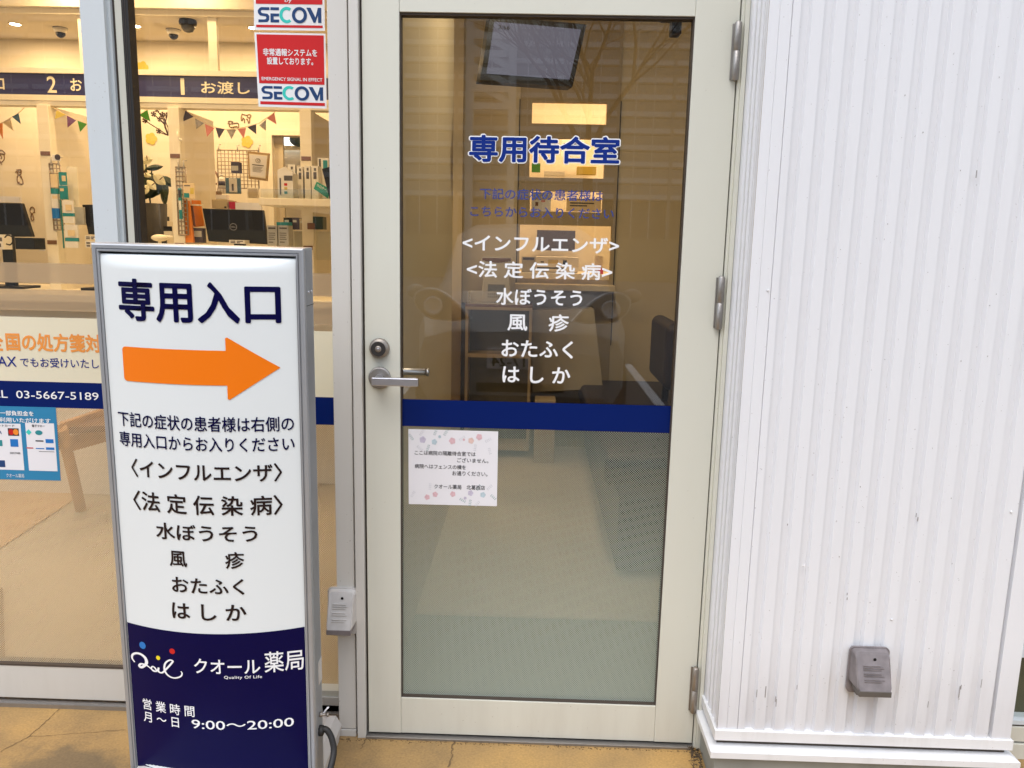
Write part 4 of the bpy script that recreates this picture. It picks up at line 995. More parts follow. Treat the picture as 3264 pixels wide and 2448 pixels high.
# ceiling cameras
def dome(px, label, r, dark, zoff=0):
    d = ray(*px); zc_ = ZC-zoff; t = (zc_-CAM.z)/d.z; p = CAM+d*t
    e = empty('dome_camera', (p.x, p.y, zc_), label, 'security camera', 'dome cameras on the ceiling')
    r *= .68; b = M['black'] if dark else M['white']
    MB().lathe((p.x, p.y, zc_-.0), (0, 0, -1), [(r*1.1, 0), (r*1.15, .010), (r*.95, .026), (r*.8, .034)], 24).build('housing', b, e)
    MB().lathe((p.x, p.y, zc_), (0, 0, -1), [(r*1.13, -.002), (r*1.19, .003)], 24).build('mount_ring', M['black'], e)
    MB().lathe((p.x, p.y, zc_-.030), (0, 0, -1), [(r*.78, 0), (r*.74, .018), (r*.45, .032), (r*.1, .038)], 24).build('dome', M['black'], e)
dome(zA(757, 350), 'white dome security camera at the left, above the number 2', .060, False)
dome(zB(600, 372), 'white dome security camera above the number 1', .060, False)
# black camera under the bulkhead
p = P(*zB(783, 228), YC+.06)
e = empty('dome_camera', (p.x, YC+.06, zbm), 'larger black dome camera under the bulkhead beam', 'security camera')
MB().lathe((p.x, YC+.06, zbm), (0, 0, -1), [(.044, 0), (.048, .012), (.046, .026), (.037, .028)], 28).build('housing', M['black'], e)
MB().lathe((p.x, YC+.06, zbm-.026), (0, 0, -1), [(.038, 0), (.036, .018), (.024, .036), (.005, .042)], 28).build('dome', mat('smoked_dome', (.05, .05, .045), .08, spec=.8), e)
d = ray(*zB(1560, 600)); t = (ZC-CAM.z)/d.z; p = CAM+d*t
tag(MB().box(p.x-.2, p.x+.5, p.y-.1, p.y+.14, ZC-.012, ZC-.002).build('ceiling_vent', M['cork2']), 'slim dark ceiling vent left of the security stickers', 'vent')
# bunting
def bunting(flags, string, y, label):
    e = empty('bunting', tuple(P(*string[0], y)), label, 'bunting', 'felt bunting strings over the counters')
    MB().tube([P(*s_, y) for s_ in curve(string, 5)], .0022, 5).build('string', M['creamfelt'], e)
    for (a, b, c, mm) in flags:
        mb = MB(); A_, B_, C_ = P(*a, y-.004), P(*b, y-.004), P(*c, y-.004); mb.prism([A_, B_, C_], (0, .003, 0)); mb.build('flag', M[mm], e)
YBn = YC+.03
bunting([(zB(755, 1390), zB(855, 1470), zB(715, 1532), 'slate'), (zB(875, 1490), zB(985, 1550), zB(890, 1625), 'greyfelt'), (zB(1000, 1560), zB(1118, 1612), zB(1025, 1720), 'pink'),
         (zD(905, 82), zD(998, 98), zD(940, 195), 'slate'), (zD(1015, 102), zD(1112, 106), zD(1068, 200), 'greyfelt'), (zD(1128, 100), zD(1212, 86), zD(1190, 195), 'pink'),
         (zB(1533, 1602), zB(1643, 1566), zB(1645, 1690), 'slate'), (zB(1682, 1580), zB(1768, 1505), zB(1765, 1645), 'greyfelt'), (zB(1778, 1490), zB(1872, 1426), zB(1900, 1565), 'pink')],
        [zB(655, 1290), zB(755, 1385), zB(860, 1465), zB(1120, 1600), zB(1330, 1630), zB(1640, 1565), zB(1770, 1490), zB(1870, 1420), zB(1935, 1340)], YBn, 'bunting of pink, grey and slate triangles below the number 1')
bunting([(zA(710, 1390), zA(825, 1445), zA(690, 1500), 'yellow'), (zA(842, 1455), zA(955, 1515), zA(850, 1605), 'purple'), (zA(975, 1520), zA(1092, 1560), zA(1008, 1659), 'green')],
        [zA(540, 1245), zA(640, 1330), zA(825, 1445), zA(1100, 1560), zA(1250, 1590)], YC+.0, 'bunting of yellow, purple and green triangles left of the door stile')
bunting([(zA(150, 1470), zA(232, 1425), zA(258, 1560), 'bluefelt'), (zA(35, 1545), zA(130, 1490), zA(165, 1645), 'creamfelt'), (zA(-60, 1570), zA(28, 1550), zA(35, 1750), 'orange')],
        [zA(-60, 1575), zA(30, 1545), zA(140, 1480), zA(235, 1420), zA(350, 1310)], YC+.42, 'bunting of blue, cream and orange triangles at the left photo edge')
bunting([(zB(165, 1450), zB(275, 1385), zB(312, 1530), 'green'), (zB(40, 1500), zB(160, 1470), zB(185, 1605), 'purple')], [zB(20, 1520), zB(165, 1450), zB(275, 1380), zB(390, 1285)], YC+.30, 'bunting end with a green triangle beside the dark seal')
# dried flower branches
y = 3.3; e = item('dried_flowers', 'brown dried flower stems high against the back wall', 'dried flowers', zC(2115, 200), y)
mb = MB(); fl = MB()
for tip in ((1975, -1500+1380-1380), ): pass
tips = [zB(240, 1515), zB(350, 1435), zB(395, 1380), zB(465, 1440), zB(430, 1500), zB(415, 1650), zB(520, 1450)]
root = zC(2115, 205)
for tp in tips:
    a, b = P(*root, y), P(*tp, y); mid = (a+b)/2+Vector((random.uniform(-.02, .02), 0, random.uniform(-.02, .03))); mb.tube([a, mid, b], .0035, 5)
    for k in range(5):
        w = k*1.26+tp[0]; fl.prism([b, b+Vector((math.cos(w)*.019, 0, math.sin(w)*.019)), b+Vector((math.cos(w+.8)*.017, 0, math.sin(w+.8)*.017))], (0, .006, 0))
mb.build('stem', M['twig'], e); fl.build('flower_head', M['twig'], e)
# anthurium
y = 3.2; e = item('potted_anthurium', 'white anthurium flowers with large dark leaves behind the dark seal', 'plant', zD(260, 900), y)
lv_ = MB()
def leafshape(mb, c, L, w, ang, y, bend=.02):
    L *= .55; w *= .55; C_ = P(*c, y); d_ = Vector((math.cos(ang), 0, math.sin(ang))); nrm = Vector((-d_.z, 0, d_.x)); pts = []
    n = 9; rim = []
    for i in range(n+1):
        t = i/n; ww = w*math.sin(math.pi*min(1, t*.93+.07))**.8; rim.append((C_+d_*(L*(t-.5)), nrm*ww/2))
    for i in range(n):
        a, wa = rim[i]; b, wb = rim[i+1]; f = Vector((0, -bend, 0))
        mb.face([a-wa, b-wb, b+f, a+f]); mb.face([a+f, b+f, b+wb, a+wa])
for c, L, w, an in (((2000-1745+25, 485), 0, 0, 0),): pass
for (u, v), L, w, an in (((295, 487), .21, .07, .15), ((200, 600), .22, .14, 2.2), ((385, 700), .26, .12, 4.9), ((300, 720), .22, .12, 3.6), ((430, 630), .20, .10, 5.7), ((230, 700), .26, .15, 4.4), ((240, 745), .22, .12, 3.3), ((390, 770), .24, .09, 4.75), ((180, 540), .18, .10, 1.4), ((330, 640), .2, .12, .2), ((210, 640), .24, .16, 3.1), ((270, 600), .2, .12, 5.9)):
    leafshape(lv_, (400+u*.3165, 380+v*.3165), L, w, an, y+random.uniform(0, .05))
lv_.build('leaf', M['leaf'], e)
pt_ = MB(); spd = MB()
for (u, v), L, w, an in (((220, 415), .13, .085, .2), ((210, 562), .12, .055, 3.0), ((345, 610), .17, .11, 5.6), ((265, 665), .14, .09, 5.5), ((205, 705), .12, .085, 1.1), ((175, 480), .10, .06, 1.4)):
    leafshape(pt_, (400+u*.3165, 380+v*.3165), L, w, an, y-.05, .012)
    c_ = P(400+u*.3165, 380+v*.3165, y-.075); spd.tube([c_, c_+Vector((math.cos(an+1.3)*.028, -.01, abs(math.sin(an+1.3))*.028))], .003, 6)
pt_.build('white_spathe', M['petal'], e); spd.build('spadix', M['twig'], e)
mb = MB(); mb.tube([P(*zD(205, 440), y), P(*zD(215, 600), y), P(*zD(250, 850), y)], .005, 6); mb.tube([P(*zD(265, 520), y), P(*zD(240, 700), y), P(*zD(250, 850), y)], .005, 6); mb.build('stem', M['leaf'], e)
c_ = P(*zD(255, 930), y); MB().lathe((c_.x, y, 1.0), (0, 0, 1), [(.07, 0), (.10, c_.z-1.0+.05), (.09, c_.z-1.0+.05)], 20).build('pot', M['black_matte'], e)
# wall decals
def decal(name, label, strokes, y, cat='wall decal', r=.0035, m='line', kind=None):
    mb = MB()
    for s_ in strokes: mb.tube([P(*p, y-.003) for p in curve(s_, 5)], r, 5)
    return tag(mb.build(name, M[m]), label, cat, 'animal line drawings on the back wall')
b_ = lambda L: [zB(*p) for p in L]; c__ = lambda L: [zC(*p) for p in L]
decal('goat_drawing', 'thin brown line drawing of a goat above the bunting', [b_([(1345, 1560), (1380, 1550), (1420, 1555), (1425, 1610)]), b_([(1310, 1520), (1300, 1545), (1325, 1560), (1345, 1545), (1325, 1525), (1290, 1530)]), b_([(1305, 1560), (1320, 1600), (1400, 1590)]), b_([(1330, 1600), (1332, 1612)]), b_([(1360, 1598), (1362, 1615)]), b_([(1405, 1590), (1408, 1615)]), b_([(1285, 1550), (1310, 1560)]), b_([(1330, 1525), (1355, 1535)])], YB)
decal('dog_drawing', 'thin brown line drawing of a dog beside the goat drawing', [b_([(1460, 1450), (1470, 1435), (1500, 1445), (1530, 1450), (1560, 1440), (1580, 1455), (1565, 1480), (1540, 1480), (1530, 1460)]), b_([(1460, 1450), (1455, 1490), (1462, 1520)]), b_([(1480, 1490), (1495, 1500), (1500, 1545)]), b_([(1520, 1500), (1535, 1505), (1550, 1555)]), b_([(1565, 1485), (1560, 1550)]), b_([(1470, 1520), (1480, 1480)])], YB)
decal('bird_drawing', 'thin line drawing of a standing animal in a cap on the left wall', [c__([(205, 640), (260, 635), (265, 665), (215, 660), (195, 665)]), c__([(215, 665), (235, 700), (265, 690), (262, 650)]), c__([(225, 705), (215, 740), (225, 800), (280, 815), (290, 785), (262, 710)]), c__([(225, 800), (245, 790)]), c__([(275, 745), (255, 720)])], YB)
decal('flower_drawing', 'thin line drawing of a round-headed figure low on the left wall', [c__([(380, 1120), (405, 1105), (430, 1125), (430, 1170), (400, 1185), (378, 1165), (380, 1120)]), c__([(400, 1190), (390, 1230), (400, 1270), (425, 1265), (415, 1215), (405, 1190)]), c__([(430, 1165), (440, 1180)])], YB)
decal('hat_drawing', 'thin line drawing of a face with a hat at the left photo edge', [c__([(-30, 400), (20, 390), (60, 425), (55, 440), (-20, 425)]), c__([(50, 445), (55, 500), (20, 540), (-10, 520)]), c__([(0, 440), (20, 480), (10, 500)]), c__([(0, 540), (25, 570)])], YB)
for px, lb in ((zD(260, 197), 'yellow flower cutout on the wall above the anthurium'), (zD(1225, 228), 'yellow flower cutout on the wall below the bunting'), (zB(215, 850), 'yellow flower cutout above the navy board')):
    c_ = P(*px, YB); mb = MB()
    for k in range(5): w = k*1.257; mb.lathe((c_.x+math.cos(w)*.024, YB-.001, c_.z+math.sin(w)*.024), (0, -1, 0), [(.022, 0), (.022, .003+k*.0003)], 12)
    tag(mb.build('flower_cutout', M['yellow']), lb, 'wall decoration', 'yellow flower cutouts')
# wire grids
def grid(name, a, b, y, nx, nz, label, hooks=(), r=.0028):
    p, q_ = P(*a, y), P(*b, y); e = empty(name, (p.x, y, q_.z), label, 'wire grid', 'wire display grids'); mb = MB()
    for i in range(nx+1): x = p.x+(q_.x-p.x)*i/nx; mb.tube([(x, y, q_.z), (x, y, p.z)], r*(1.6 if i in (0, nx) else 1), 5)
    for j in range(nz+1): z = q_.z+(p.z-q_.z)*j/nz; mb.tube([(p.x, y-.004, z), (q_.x, y-.004, z)], r*(1.6 if j in (0, nz) else 1), 5)
    mb.build('wire_mesh', M['wire'], e)
    for hx_ in hooks: 
        h = P(*hx_, y); MB().tube([(h.x, y-.008, p.z-.01), (h.x, y-.008, p.z+.035), (h.x, y+.03, p.z+.04)], .005, 6).build('hook', M['outlet_w'], e)
    return e
grid('wire_grid', zD(922, 310), zD(1345, 700), 3.9, 11, 10, 'large wire grid on the back wall behind the framed certificate', (zD(942, 290), zD(1130, 290), zD(1345, 300)))
grid('wire_grid', zD(505, 482), zD(635, 1165), YC-.03, 3, 15, 'narrow wire grid hung on the partition beside the orange folders', (zD(540, 470), zD(592, 470)))
grid('wire_grid', zC(620, 560), zC(815, 1395), YC-.03, 3, 14, 'narrow wire grid at the left carrying teal product packs', (zC(655, 540), zC(745, 540)))
# framed certificate (tilted slightly)
y = 3.8; cc = [zD(1228, 322), zD(1448, 345), zD(1425, 622), zD(1240, 600)]
e = item('framed_certificate', 'gold framed certificate leaning on the wire grid', 'framed certificate', cc[3], y)
pts = [P(*c_, y) for c_ in cc]; MB().prism(pts[::-1], (0, .02, 0)).build('frame', mat('gold_frame', (.45, .30, .12), .4, .3), e)
cen = sum(pts, Vector())/4; inn = [cen+(p_-cen)*.84 for p_ in pts]; MB().prism([v+Vector((0, -.002, 0)) for v in inn][::-1], (0, .002, 0)).build('mount', M['cream'], e)
inn = [cen+(p_-cen)*.76 for p_ in pts]; CP = Plane(y-.003)
MB().prism([v+Vector((0, -.003, 0)) for v in inn][::-1], (0, .001, 0)).build('sheet', M['paper'], e)
cqd = [(v.x, v.z) for v in inn]
D2(CP, cqd).ring((.5, .76), .16, .11, .03, .02, off=.001).ring((.52, .77), .08, .055, .03, .02, off=.001).build('emblem', M['print'], e)
put_text('lettering', 'マスター薬剤師証', M['print'], CP, [bil(cqd, .12, .58), bil(cqd, .88, .58), bil(cqd, .88, .52), bil(cqd, .12, .52)], e, .02, .001) if 0 else None
mb = D2(CP, cqd); mb.poly([(.12, .52), (.88, .52), (.88, .565), (.12, .565)], .001)
for k in range(6): mb.poly([(.15, .44-k*.045), (.82-.06*(k % 3), .44-k*.045), (.82-.06*(k % 3), .455-k*.045), (.15, .455-k*.045)], .001)
mb.build('text_line', M['print'], e)
# general little boxes ------------------------------------------------
def carton(name, label, a, b, y, d, mm, cat='box', group=None, bars=(), e=None):
    p, q_ = P(*a, y), P(*b, y); e = empty(name, ((p.x+q_.x)/2, y, q_.z), label, cat, group)
    box('body', M[mm], p.x, q_.x, y, y+d, q_.z, p.z, e, .001)
    W_, H_ = q_.x-p.x, p.z-q_.z
    for (x0, t0, x1, t1, m2) in bars:
        box('print', M[m2], p.x+W_*x0, p.x+W_*x1, y-.001, y, q_.z+H_*t0, q_.z+H_*t1, e)
    return e
# acrylic tray shelf with cartons, right of the pane
YSH = 2.25
a, b = P(*zD(1360, 790), YSH), P(*zD(2100, 880), YSH)
e = empty('product_shelf', ((a.x+b.x)/2, YSH, b.z), 'cream shelf carrying white cartons right of the framed certificate', 'shelf')
box('board', M['cream'], a.x-.01, b.x+.25, YSH, YSH+.30, b.z, a.z, e, .003)
mb = MB(); a2 = P(*zD(1530, 880), YSH+.1); c2 = P(*zD(2060, 990), YSH+.1)
mb.prism([(a2.x, YSH+.1, b.z), (c2.x+.1, YSH+.1, b.z), (c2.x+.1, YSH+.1, c2.z)], (0, .02, 0)); mb.build('bracket', M['cream'], e)
M['acryl'] = glass_mat('clear_acrylic', (.93, .95, .94), .06)
t_ = P(*zD(1385, 700), YSH); box('acrylic_guard', M['acryl'], a.x, b.x+.25, YSH+.004, YSH+.008, a.z, t_.z, e)
sz_ = a.z
def on_shelf(a, b, y, d, label, bars, mm='white'):
    p, q_ = P(*a, y), P(*b, y); e = empty('carton', ((p.x+q_.x)/2, y, sz_), label, 'carton', 'white medicine cartons on the shelf')
    box('body', M[mm], p.x, q_.x, y, y+d, sz_, p.z, e, .001); W_, H_ = q_.x-p.x, p.z-sz_
    for (x0, t0, x1, t1, m2) in bars: box('print', M[m2], p.x+W_*x0, p.x+W_*x1, y-.001, y, sz_+H_*t0, sz_+H_*t1, e)
on_shelf(zD(1530, 540), zD(1690, 785), YSH+.02, .10, 'largest white carton with open flaps at the shelf front', ((.42, .70, .98, .90, 'print'), (.42, .50, .62, .60, 'dot_red'), (.42, .34, .62, .44, 'yellow'), (.42, .18, .62, .28, 'teal'), (.12, .15, .22, .8, 'print')))
MB().prism([P(*zD(1530, 510), YSH+.02), P(*zD(1600, 478), YSH+.02), P(*zD(1690, 545), YSH+.02), P(*zD(1530, 542), YSH+.02)], (0, .06, 0)).build('carton_flap', M['white'], bpy.data.objects['carton'])
for k, (u0, u1, v0) in enumerate(((1635, 1715, 455), (1725, 1790, 475), (1800, 1868, 468), (1870, 1945, 470))):
    on_shelf(zD(u0, v0), zD(u1, 785), YSH+.16, .09, ('first', 'second', 'third', 'last')[k]+' white barcode carton in the row behind the largest carton, counted from the left', ((.3, .62, .75, .82, 'print'), (.4, .86, .7, .94, 'print')))
on_shelf(zD(1935, 390), zD(2050, 785), YSH+.22, .05, 'tall striped white carton behind the teal tag', ((.1, .75, .3, .98, 'print'), (.5, .75, .9, .95, 'teal')))
e = carton('tag_card', 'teal green tag with white text leaning at the shelf end', zD(1905, 630), zD(2045, 790), YSH+.0, .002, 'logo_teal', 'tag')
for o in list(e.children): bpy.data.objects.remove(o)
tq = [zD(1925, 628), zD(2058, 700), zD(2040, 800), zD(1895, 700)]
MB().prism([P(*p_, YSH+.012) for p_ in tq][::-1], (0, .004, 0)).build('card', mat('tag_green', (.02, .33, .22), .4), e)
put_text('lettering', 'カロナール', M['white_vinyl'], Plane(YSH+.0115), quad4(Plane(YSH+.0115), zD(1932, 648), zD(2055, 715), zD(2048, 745), zD(1925, 675)), e, .02, .0008)
tq = [zD(1978, 500), zD(2060, 478), zD(2075, 800), zD(2055, 800)]
tag(MB().prism([P(*p_, YSH-.02) for p_ in tq][::-1], (0, .012, 0)).build('tablet', M['black']), 'black tablet edge leaning at the right end of the product shelf', 'tablet')
tag(rect(MB(), zD(1820, 270), zD(1870, 450), YSH+.34, .01).build('wall_notice', M['paper']), 'small white text strip on the partition above the cartons', 'notice')
# lower cartons on the counter
YL = 2.42
for k, (u0, u1) in enumerate(((1425, 1530), (1537, 1645))):
    carton('medicine_box', ('left', 'right')[k]+' of the two grey printed boxes on the counter beside the monitor', zD(u0, 1068), zD(u1, 1275), YL, .08, 'box_grey', 'box', 'grey printed boxes',
           ((.12, .82, .85, .90, 'print'), (.12, .60, .8, .64, 'print'), (.12, .50, .8, .54, 'print'), (.12, .4, .7, .44, 'print'), (.12, .3, .8, .34, 'print'), (.12, .15, .6, .2, 'print')))
for k, (a, b, mm, lb) in enumerate((((1590, 990), (1670, 1110), 'black', 'small black box stacked behind the grey printed boxes'), ((1675, 990), (1745, 1110), 'slate', 'small slate box second in the dark stack'), ((1750, 1000), (1830, 1115), 'cork2', 'small brown box third in the dark stack'),
                                    ((1520, 1035), (1640, 1110), 'teal', 'teal box in front of the dark stack'), ((1830, 1045), (1905, 1110), 'brown', 'small brown box right of the dark stack'), ((1885, 980), (1990, 1110), 'leaf', 'dark green box at the end of the dark stack'))):
    carton('small_box', lb, zD(*a), zD(*b), YL+.14+.01*(k % 2)+.09*(k < 3), .08, mm, 'box', 'small dark boxes under the shelf', ((.15, .6, .7, .8, 'box_grey'),) if k < 3 else ())
tag(rect(MB(), zD(1665, 1125), zD(2070, 1420), YL+.2, .01).build('acrylic_case', M['acryl']), 'clear acrylic case on the counter under the shelf', 'case')
tag(rect(MB(), zD(1700, 1130), zD(1860, 1440), YL+.3, .1).build('file_box', M['cork']), 'beige file box inside the clear acrylic case', 'file box')
# monitors (rear side towards the window)
def monitor(q4, y, label, badge=None):
    pts = [P(*c_, y) for c_ in q4]; e = empty('monitor', ((pts[2].x+pts[3].x)/2, y, 1.03), label, 'monitor', 'black computer monitors')
    MB().prism([v+Vector((0, .0, 0)) for v in pts][::-1], (0, .035, 0)).build('casing', M['black'], e, .004)
    cx_ = (pts[2].x+pts[3].x)/2; box('stand', M['black'], cx_-.03, cx_+.03, y+.02, y+.05, 1.03, pts[2].z+.06, e); box('foot', M['black'], cx_-.12, cx_+.12, y-.06, y+.12, 1.03, 1.045, e, .003)
    if badge:
        S_ = Plane(y-.0005); q_ = quad_of(S_, *badge); D2(S_, q_).ring((.5, .5), .5, .5, .07, .07, off=.001).build('badge_ring', M['steel'], e)
        put_text('badge', 'DELL', M['steel'], S_, [bil(q_, .17, .60), bil(q_, .83, .60), bil(q_, .83, .40), bil(q_, .17, .40)], e, .03, .001)
    return e
monitor([zD(772, 898), zD(1382, 915), zD(1428, 1262), zD(835, 1230)], YC+.02, 'large black monitor back with round badge above the light box sign', (zD(1048, 1048), zD(1125, 1120)))
monitor([zC(-300, 1045), zC(262, 1055), zC(400, 1480), zC(-300, 1480)], YC+.02, 'black monitor cut by the left photo edge')
monitor([zC(1030, 1075), zC(1400, 1075), zC(1480, 1450), zC(1110, 1450)], YC+.04, 'black monitor half hidden behind the sliding door stile')
tag(rect(MB(), zC(-200, 965), zC(250, 1050), YC+.12, .02).build('paper_sign', M['paper']), 'blank white paper strip above the leftmost monitor', 'paper sign')
tag(rect(MB(), zD(1105, 838), zD(1365, 915), YC+.12, .02).build('paper_sign', M['paper']), 'white paper strip above the badge monitor', 'paper sign')
e = carton('card_terminal', 'black card terminal in front of the leftmost monitor', zC(185, 1490), zC(440, 1640), YC-.2, .1, 'black', 'card terminal')
tag(MB().tube([P(*p_, YC-.2) for p_ in curve([zC(60, 1490), zC(95, 1460), (zC(150, 1480)), zC(165, 1530), zC(130, 1580), zC(80, 1570)], 5)], .004, 6).build('cable', M['black']), 'curled black cable beside the card terminal', 'cable')
for k, (a, b, lb) in enumerate(((zC(1068, 1465), zC(1225, 1520), 'upper white label box under the half hidden monitor'), (zC(1072, 1528), zC(1225, 1620), 'lower white label box under the half hidden monitor'), (zC(-60, 1450), zC(45, 1640), 'white label box at the left photo edge'), (zD(1042, 1215), zD(1200, 1256), 'white label box at the foot of the badge monitor'))):
    carton('label_box', lb, a, b, YC-.05-.02*k, .08, 'white', 'box', 'white label boxes', ((.1, .55, .4, .8, 'print'), (.5, .55, .9, .8, 'print'), (.1, .15, .4, .4, 'print'), (.5, .15, .7, .4, 'print')))
# hanging packs
e = item('hanging_packs', 'strip of teal and white product packs hung on the left grid', 'product packs', zC(760, 600), YC-.06)
for a, b, mm in (((735, 665), (835, 830), 'teal'), ((742, 835), (850, 1010), 'teal'), ((632, 690), (730, 860), 'creamfelt'), ((635, 870), (735, 940), 'teal'), ((640, 940), (735, 1120), 'white'), ((650, 1120), (750, 1250), 'dot_blue'), ((780, 1020), (925, 1180), 'white'), ((785, 1180), (930, 1225), 'teal'), ((795, 1225), (935, 1310), 'white'), ((805, 1325), (985, 1490), 'white'), ((815, 1490), (985, 1540), 'teal'), ((820, 1540), (985, 1620), 'white'), ((755, 1010), (795, 1625), 'teal')):
    rect(MB(), zC(*a), zC(*b), YC-.06-(.03 if a[0] > 770 else 0)+.002*(a[1] % 3), .012).build('pack', M[mm], e)
for a, b in (((775, 710), (825, 780)), ((820, 1075), (900, 1150)), ((850, 1395), (940, 1470)), ((655, 960), (720, 1000)), ((755, 870), (800, 905))):
    rect(MB(), zC(*a), zC(*b), YC-.096, .003).build('pack_print', M['creamfelt'], e)
e = carton('round_sign', 'small white card with a dark oval on top of the left grid', zC(655, 445), zC(760, 525), YC-.05, .004, 'paper', 'card'); 
c_ = P(*zC(725, 478), YC-.051); MB().lathe(c_, (0, -1, 0), [(.016, 0), (.016, .002)], 16).build('oval_print', M['slate'], e)
carton('pale_board', 'plain pale board standing behind the teal packs at the left', zC(838, 598), zC(1000, 1105), YC+.02, .01, 'cream', 'board')
carton('grey_folder', 'grey folder under the pale board at the left', zC(930, 1105), zC(1062, 1330), YC+.01, .02, 'box_grey', 'folder')
carton('counter_card', 'small white card stand on the counter below the half hidden monitor', zC(490, 1600), zC(560, 1659), YC-.1, .01, 'paper', 'card')
# teddy bear brown + white shapes behind stile
e = item('soft_toy', 'brown and white soft toy peeking beside the sliding door stile', 'soft toy', zC(1130, 700), 3.4)
MB().ball(P(*zC(1150, 430), 3.4), .13, 1, .6, 1.2).build('brown_body', M['brown'], e); MB().ball(P(*zC(1160, 620), 3.4), .06, 1, .7, 1).ball(P(*zC(1170, 760), 3.38), .05, 1, .7, 1).build('white_head', M['white'], e)
# orange folders
e = item('leaflet_holder', 'orange leaflet folders standing beside the second partition', 'leaflet holder', zD(600, 1240), YC+.0)
for q4, yy_ in (([(570, 815), (635, 820), (685, 1242), (572, 1240)], YC-.02), ([(640, 815), (745, 818), (785, 1075), (690, 1085)], YC+.10)):
    MB().prism([P(*zD(*c_), yy_) for c_ in q4][::-1], (0, .02, 0)).build('folder', M['orange'], e)
MB().prism([P(*zD(*c_), YC+.04) for c_ in [(635, 870), (675, 870), (700, 1080), (655, 1060)]][::-1], (0, .01, 0)).build('folder_inside', M['brown'], e)
tag(MB().tube([P(*zD(632, 862), YC), P(*zD(785, 868), YC)], .004, 6).tube([P(*zD(612, 520), YC), P(*zD(590, 800), YC)], .004, 6).build('display_rod', M['cream']), 'thin cream display rods over the orange folders', 'rod')
carton('leaflet', 'yellow and cream leaflet above the orange folders', zD(578, 643), zD(702, 800), YC-.06, .004, 'creamfelt', 'leaflet', None, ((.1, .80, .6, .87, 'print'), (.6, .3, .9, .7, 'yellow'), (.05, .05, .5, .35, 'teal')))
carton('hanging_pack', 'narrow teal pack hung beside the orange folders', zD(527, 695), zD(572, 1005), YC-.06, .01, 'teal', 'product pack', None, ((.1, .7, .9, .95, 'slate'), (.1, .3, .9, .6, 'white')))
carton('bottle_carton', 'dark printed carton behind the orange folder foot', zD(680, 1095), zD(780, 1245), YC+.02, .05, 'slate', 'box', None, ((.1, .4, .9, .8, 'box_grey'),))
# receipt printer
e = item('receipt_printer', 'beige receipt printer with paper curl behind the badge monitor', 'printer', zD(950, 900), YC+.15)
rect(MB(), zD(865, 805), zD(1025, 900), YC+.15, .16).build('body', mat('printer_beige', (.50, .42, .27), .5), e, .004)
rect(MB(), zD(905, 760), zD(1010, 803), YC+.2, .05).build('paper', M['paper'], e); rect(MB(), zD(995, 878), zD(1015, 895), YC+.148, .003).build('button', M['black'], e)
carton('file_stand', 'crimson file stand beside the receipt printer', zD(1042, 830), zD(1110, 905), YC+.16, .08, 'magenta', 'file stand')
# basket with bottles on the big grid
e = item('wire_basket', 'wire basket with bottle and packs on the large grid', 'basket', zD(1060, 745), 3.85)
p, q_ = P(*zD(925, 690), 3.78), P(*zD(1165, 750), 3.78); mb = MB()
for k in range(7): z = q_.z+(p.z-q_.z)*k/6; mb.tube([(p.x, 3.78, z), (q_.x, 3.78, z)], .002, 5)
for k in range(9): x = p.x+(q_.x-p.x)*k/8; mb.tube([(x, 3.78, q_.z), (x, 3.78, p.z)], .002, 5)
mb.build('wires', M['wire'], e)
def bottle(px0, px1, y, label, bands):
    a, b = P(*px0, y), P(*px1, y); r_ = abs(b.x-a.x)/2; h_ = a.z-b.z; x_ = (a.x+b.x)/2; e = empty('bottle', (x_, y, b.z), label, 'bottle')
    MB().lathe((x_, y, b.z), (0, 0, 1), [(r_, 0), (r_, h_*.62), (r_*.8, h_*.75), (r_*.35, h_*.80), (r_*.35, h_*.9), (r_*.5, h_*.9), (r_*.5, h_)], 18).build('body', M['white'], e)
    MB().lathe((x_, y, b.z+h_*.15), (0, 0, 1), [(r_*1.02, 0), (r_*1.02, h_*.32)], 18).build('label_band', M[bands], e)
bottle(zD(937, 555), zD(1003, 688), 3.74, 'white pump bottle with dark band on the large grid', 'slate')
carton('white_pack', 'white pouch with dark lettering on the large grid', zD(1040, 595), zD(1112, 735), 3.74, .03, 'white', 'pouch', None, ((.4, .1, .7, .6, 'print'),))
carton('blue_pack', 'pale blue pack behind the white pouch', zD(1005, 590), zD(1165, 750), 3.77, .005, 'bluefelt', 'pack')
carton('dark_basket', 'dark wire basket with cards high on the large grid', zD(1060, 430), zD(1145, 540), 3.8, .06, 'slate', 'basket', None, ((.05, .2, .9, .65, 'box_grey'),))
carton('framed_card', 'small cream picture frame below the framed certificate', zD(1225, 688), zD(1340, 795), 3.8, .02, 'cream', 'frame', None, ((.1, .1, .9, .9, 'cork'),))
# curly wall ornament
decal('vine_ornament', 'dark curly vine ornament left of the large grid', [[zD(*p) for p in L] for L in ([(805, 480), (860, 490), (910, 540), (935, 590)], [(820, 550), (850, 560), (855, 600), (830, 620)], [(835, 640), (850, 690), (890, 730)], [(850, 640), (880, 590), (870, 550), (840, 545)], [(885, 700), (880, 660), (920, 650)], [(838, 690), (845, 670)])], YB-.1, 'wall ornament', .007, 'brown')
tag(MB().prism([P(*zD(*c_), YB-.15) for c_ in [(848, 765), (920, 725), (918, 760), (865, 800)]][::-1], (0, .1, 0)).build('planter', M['brown']), 'dark brown planter at the foot of the vine ornament', 'planter')
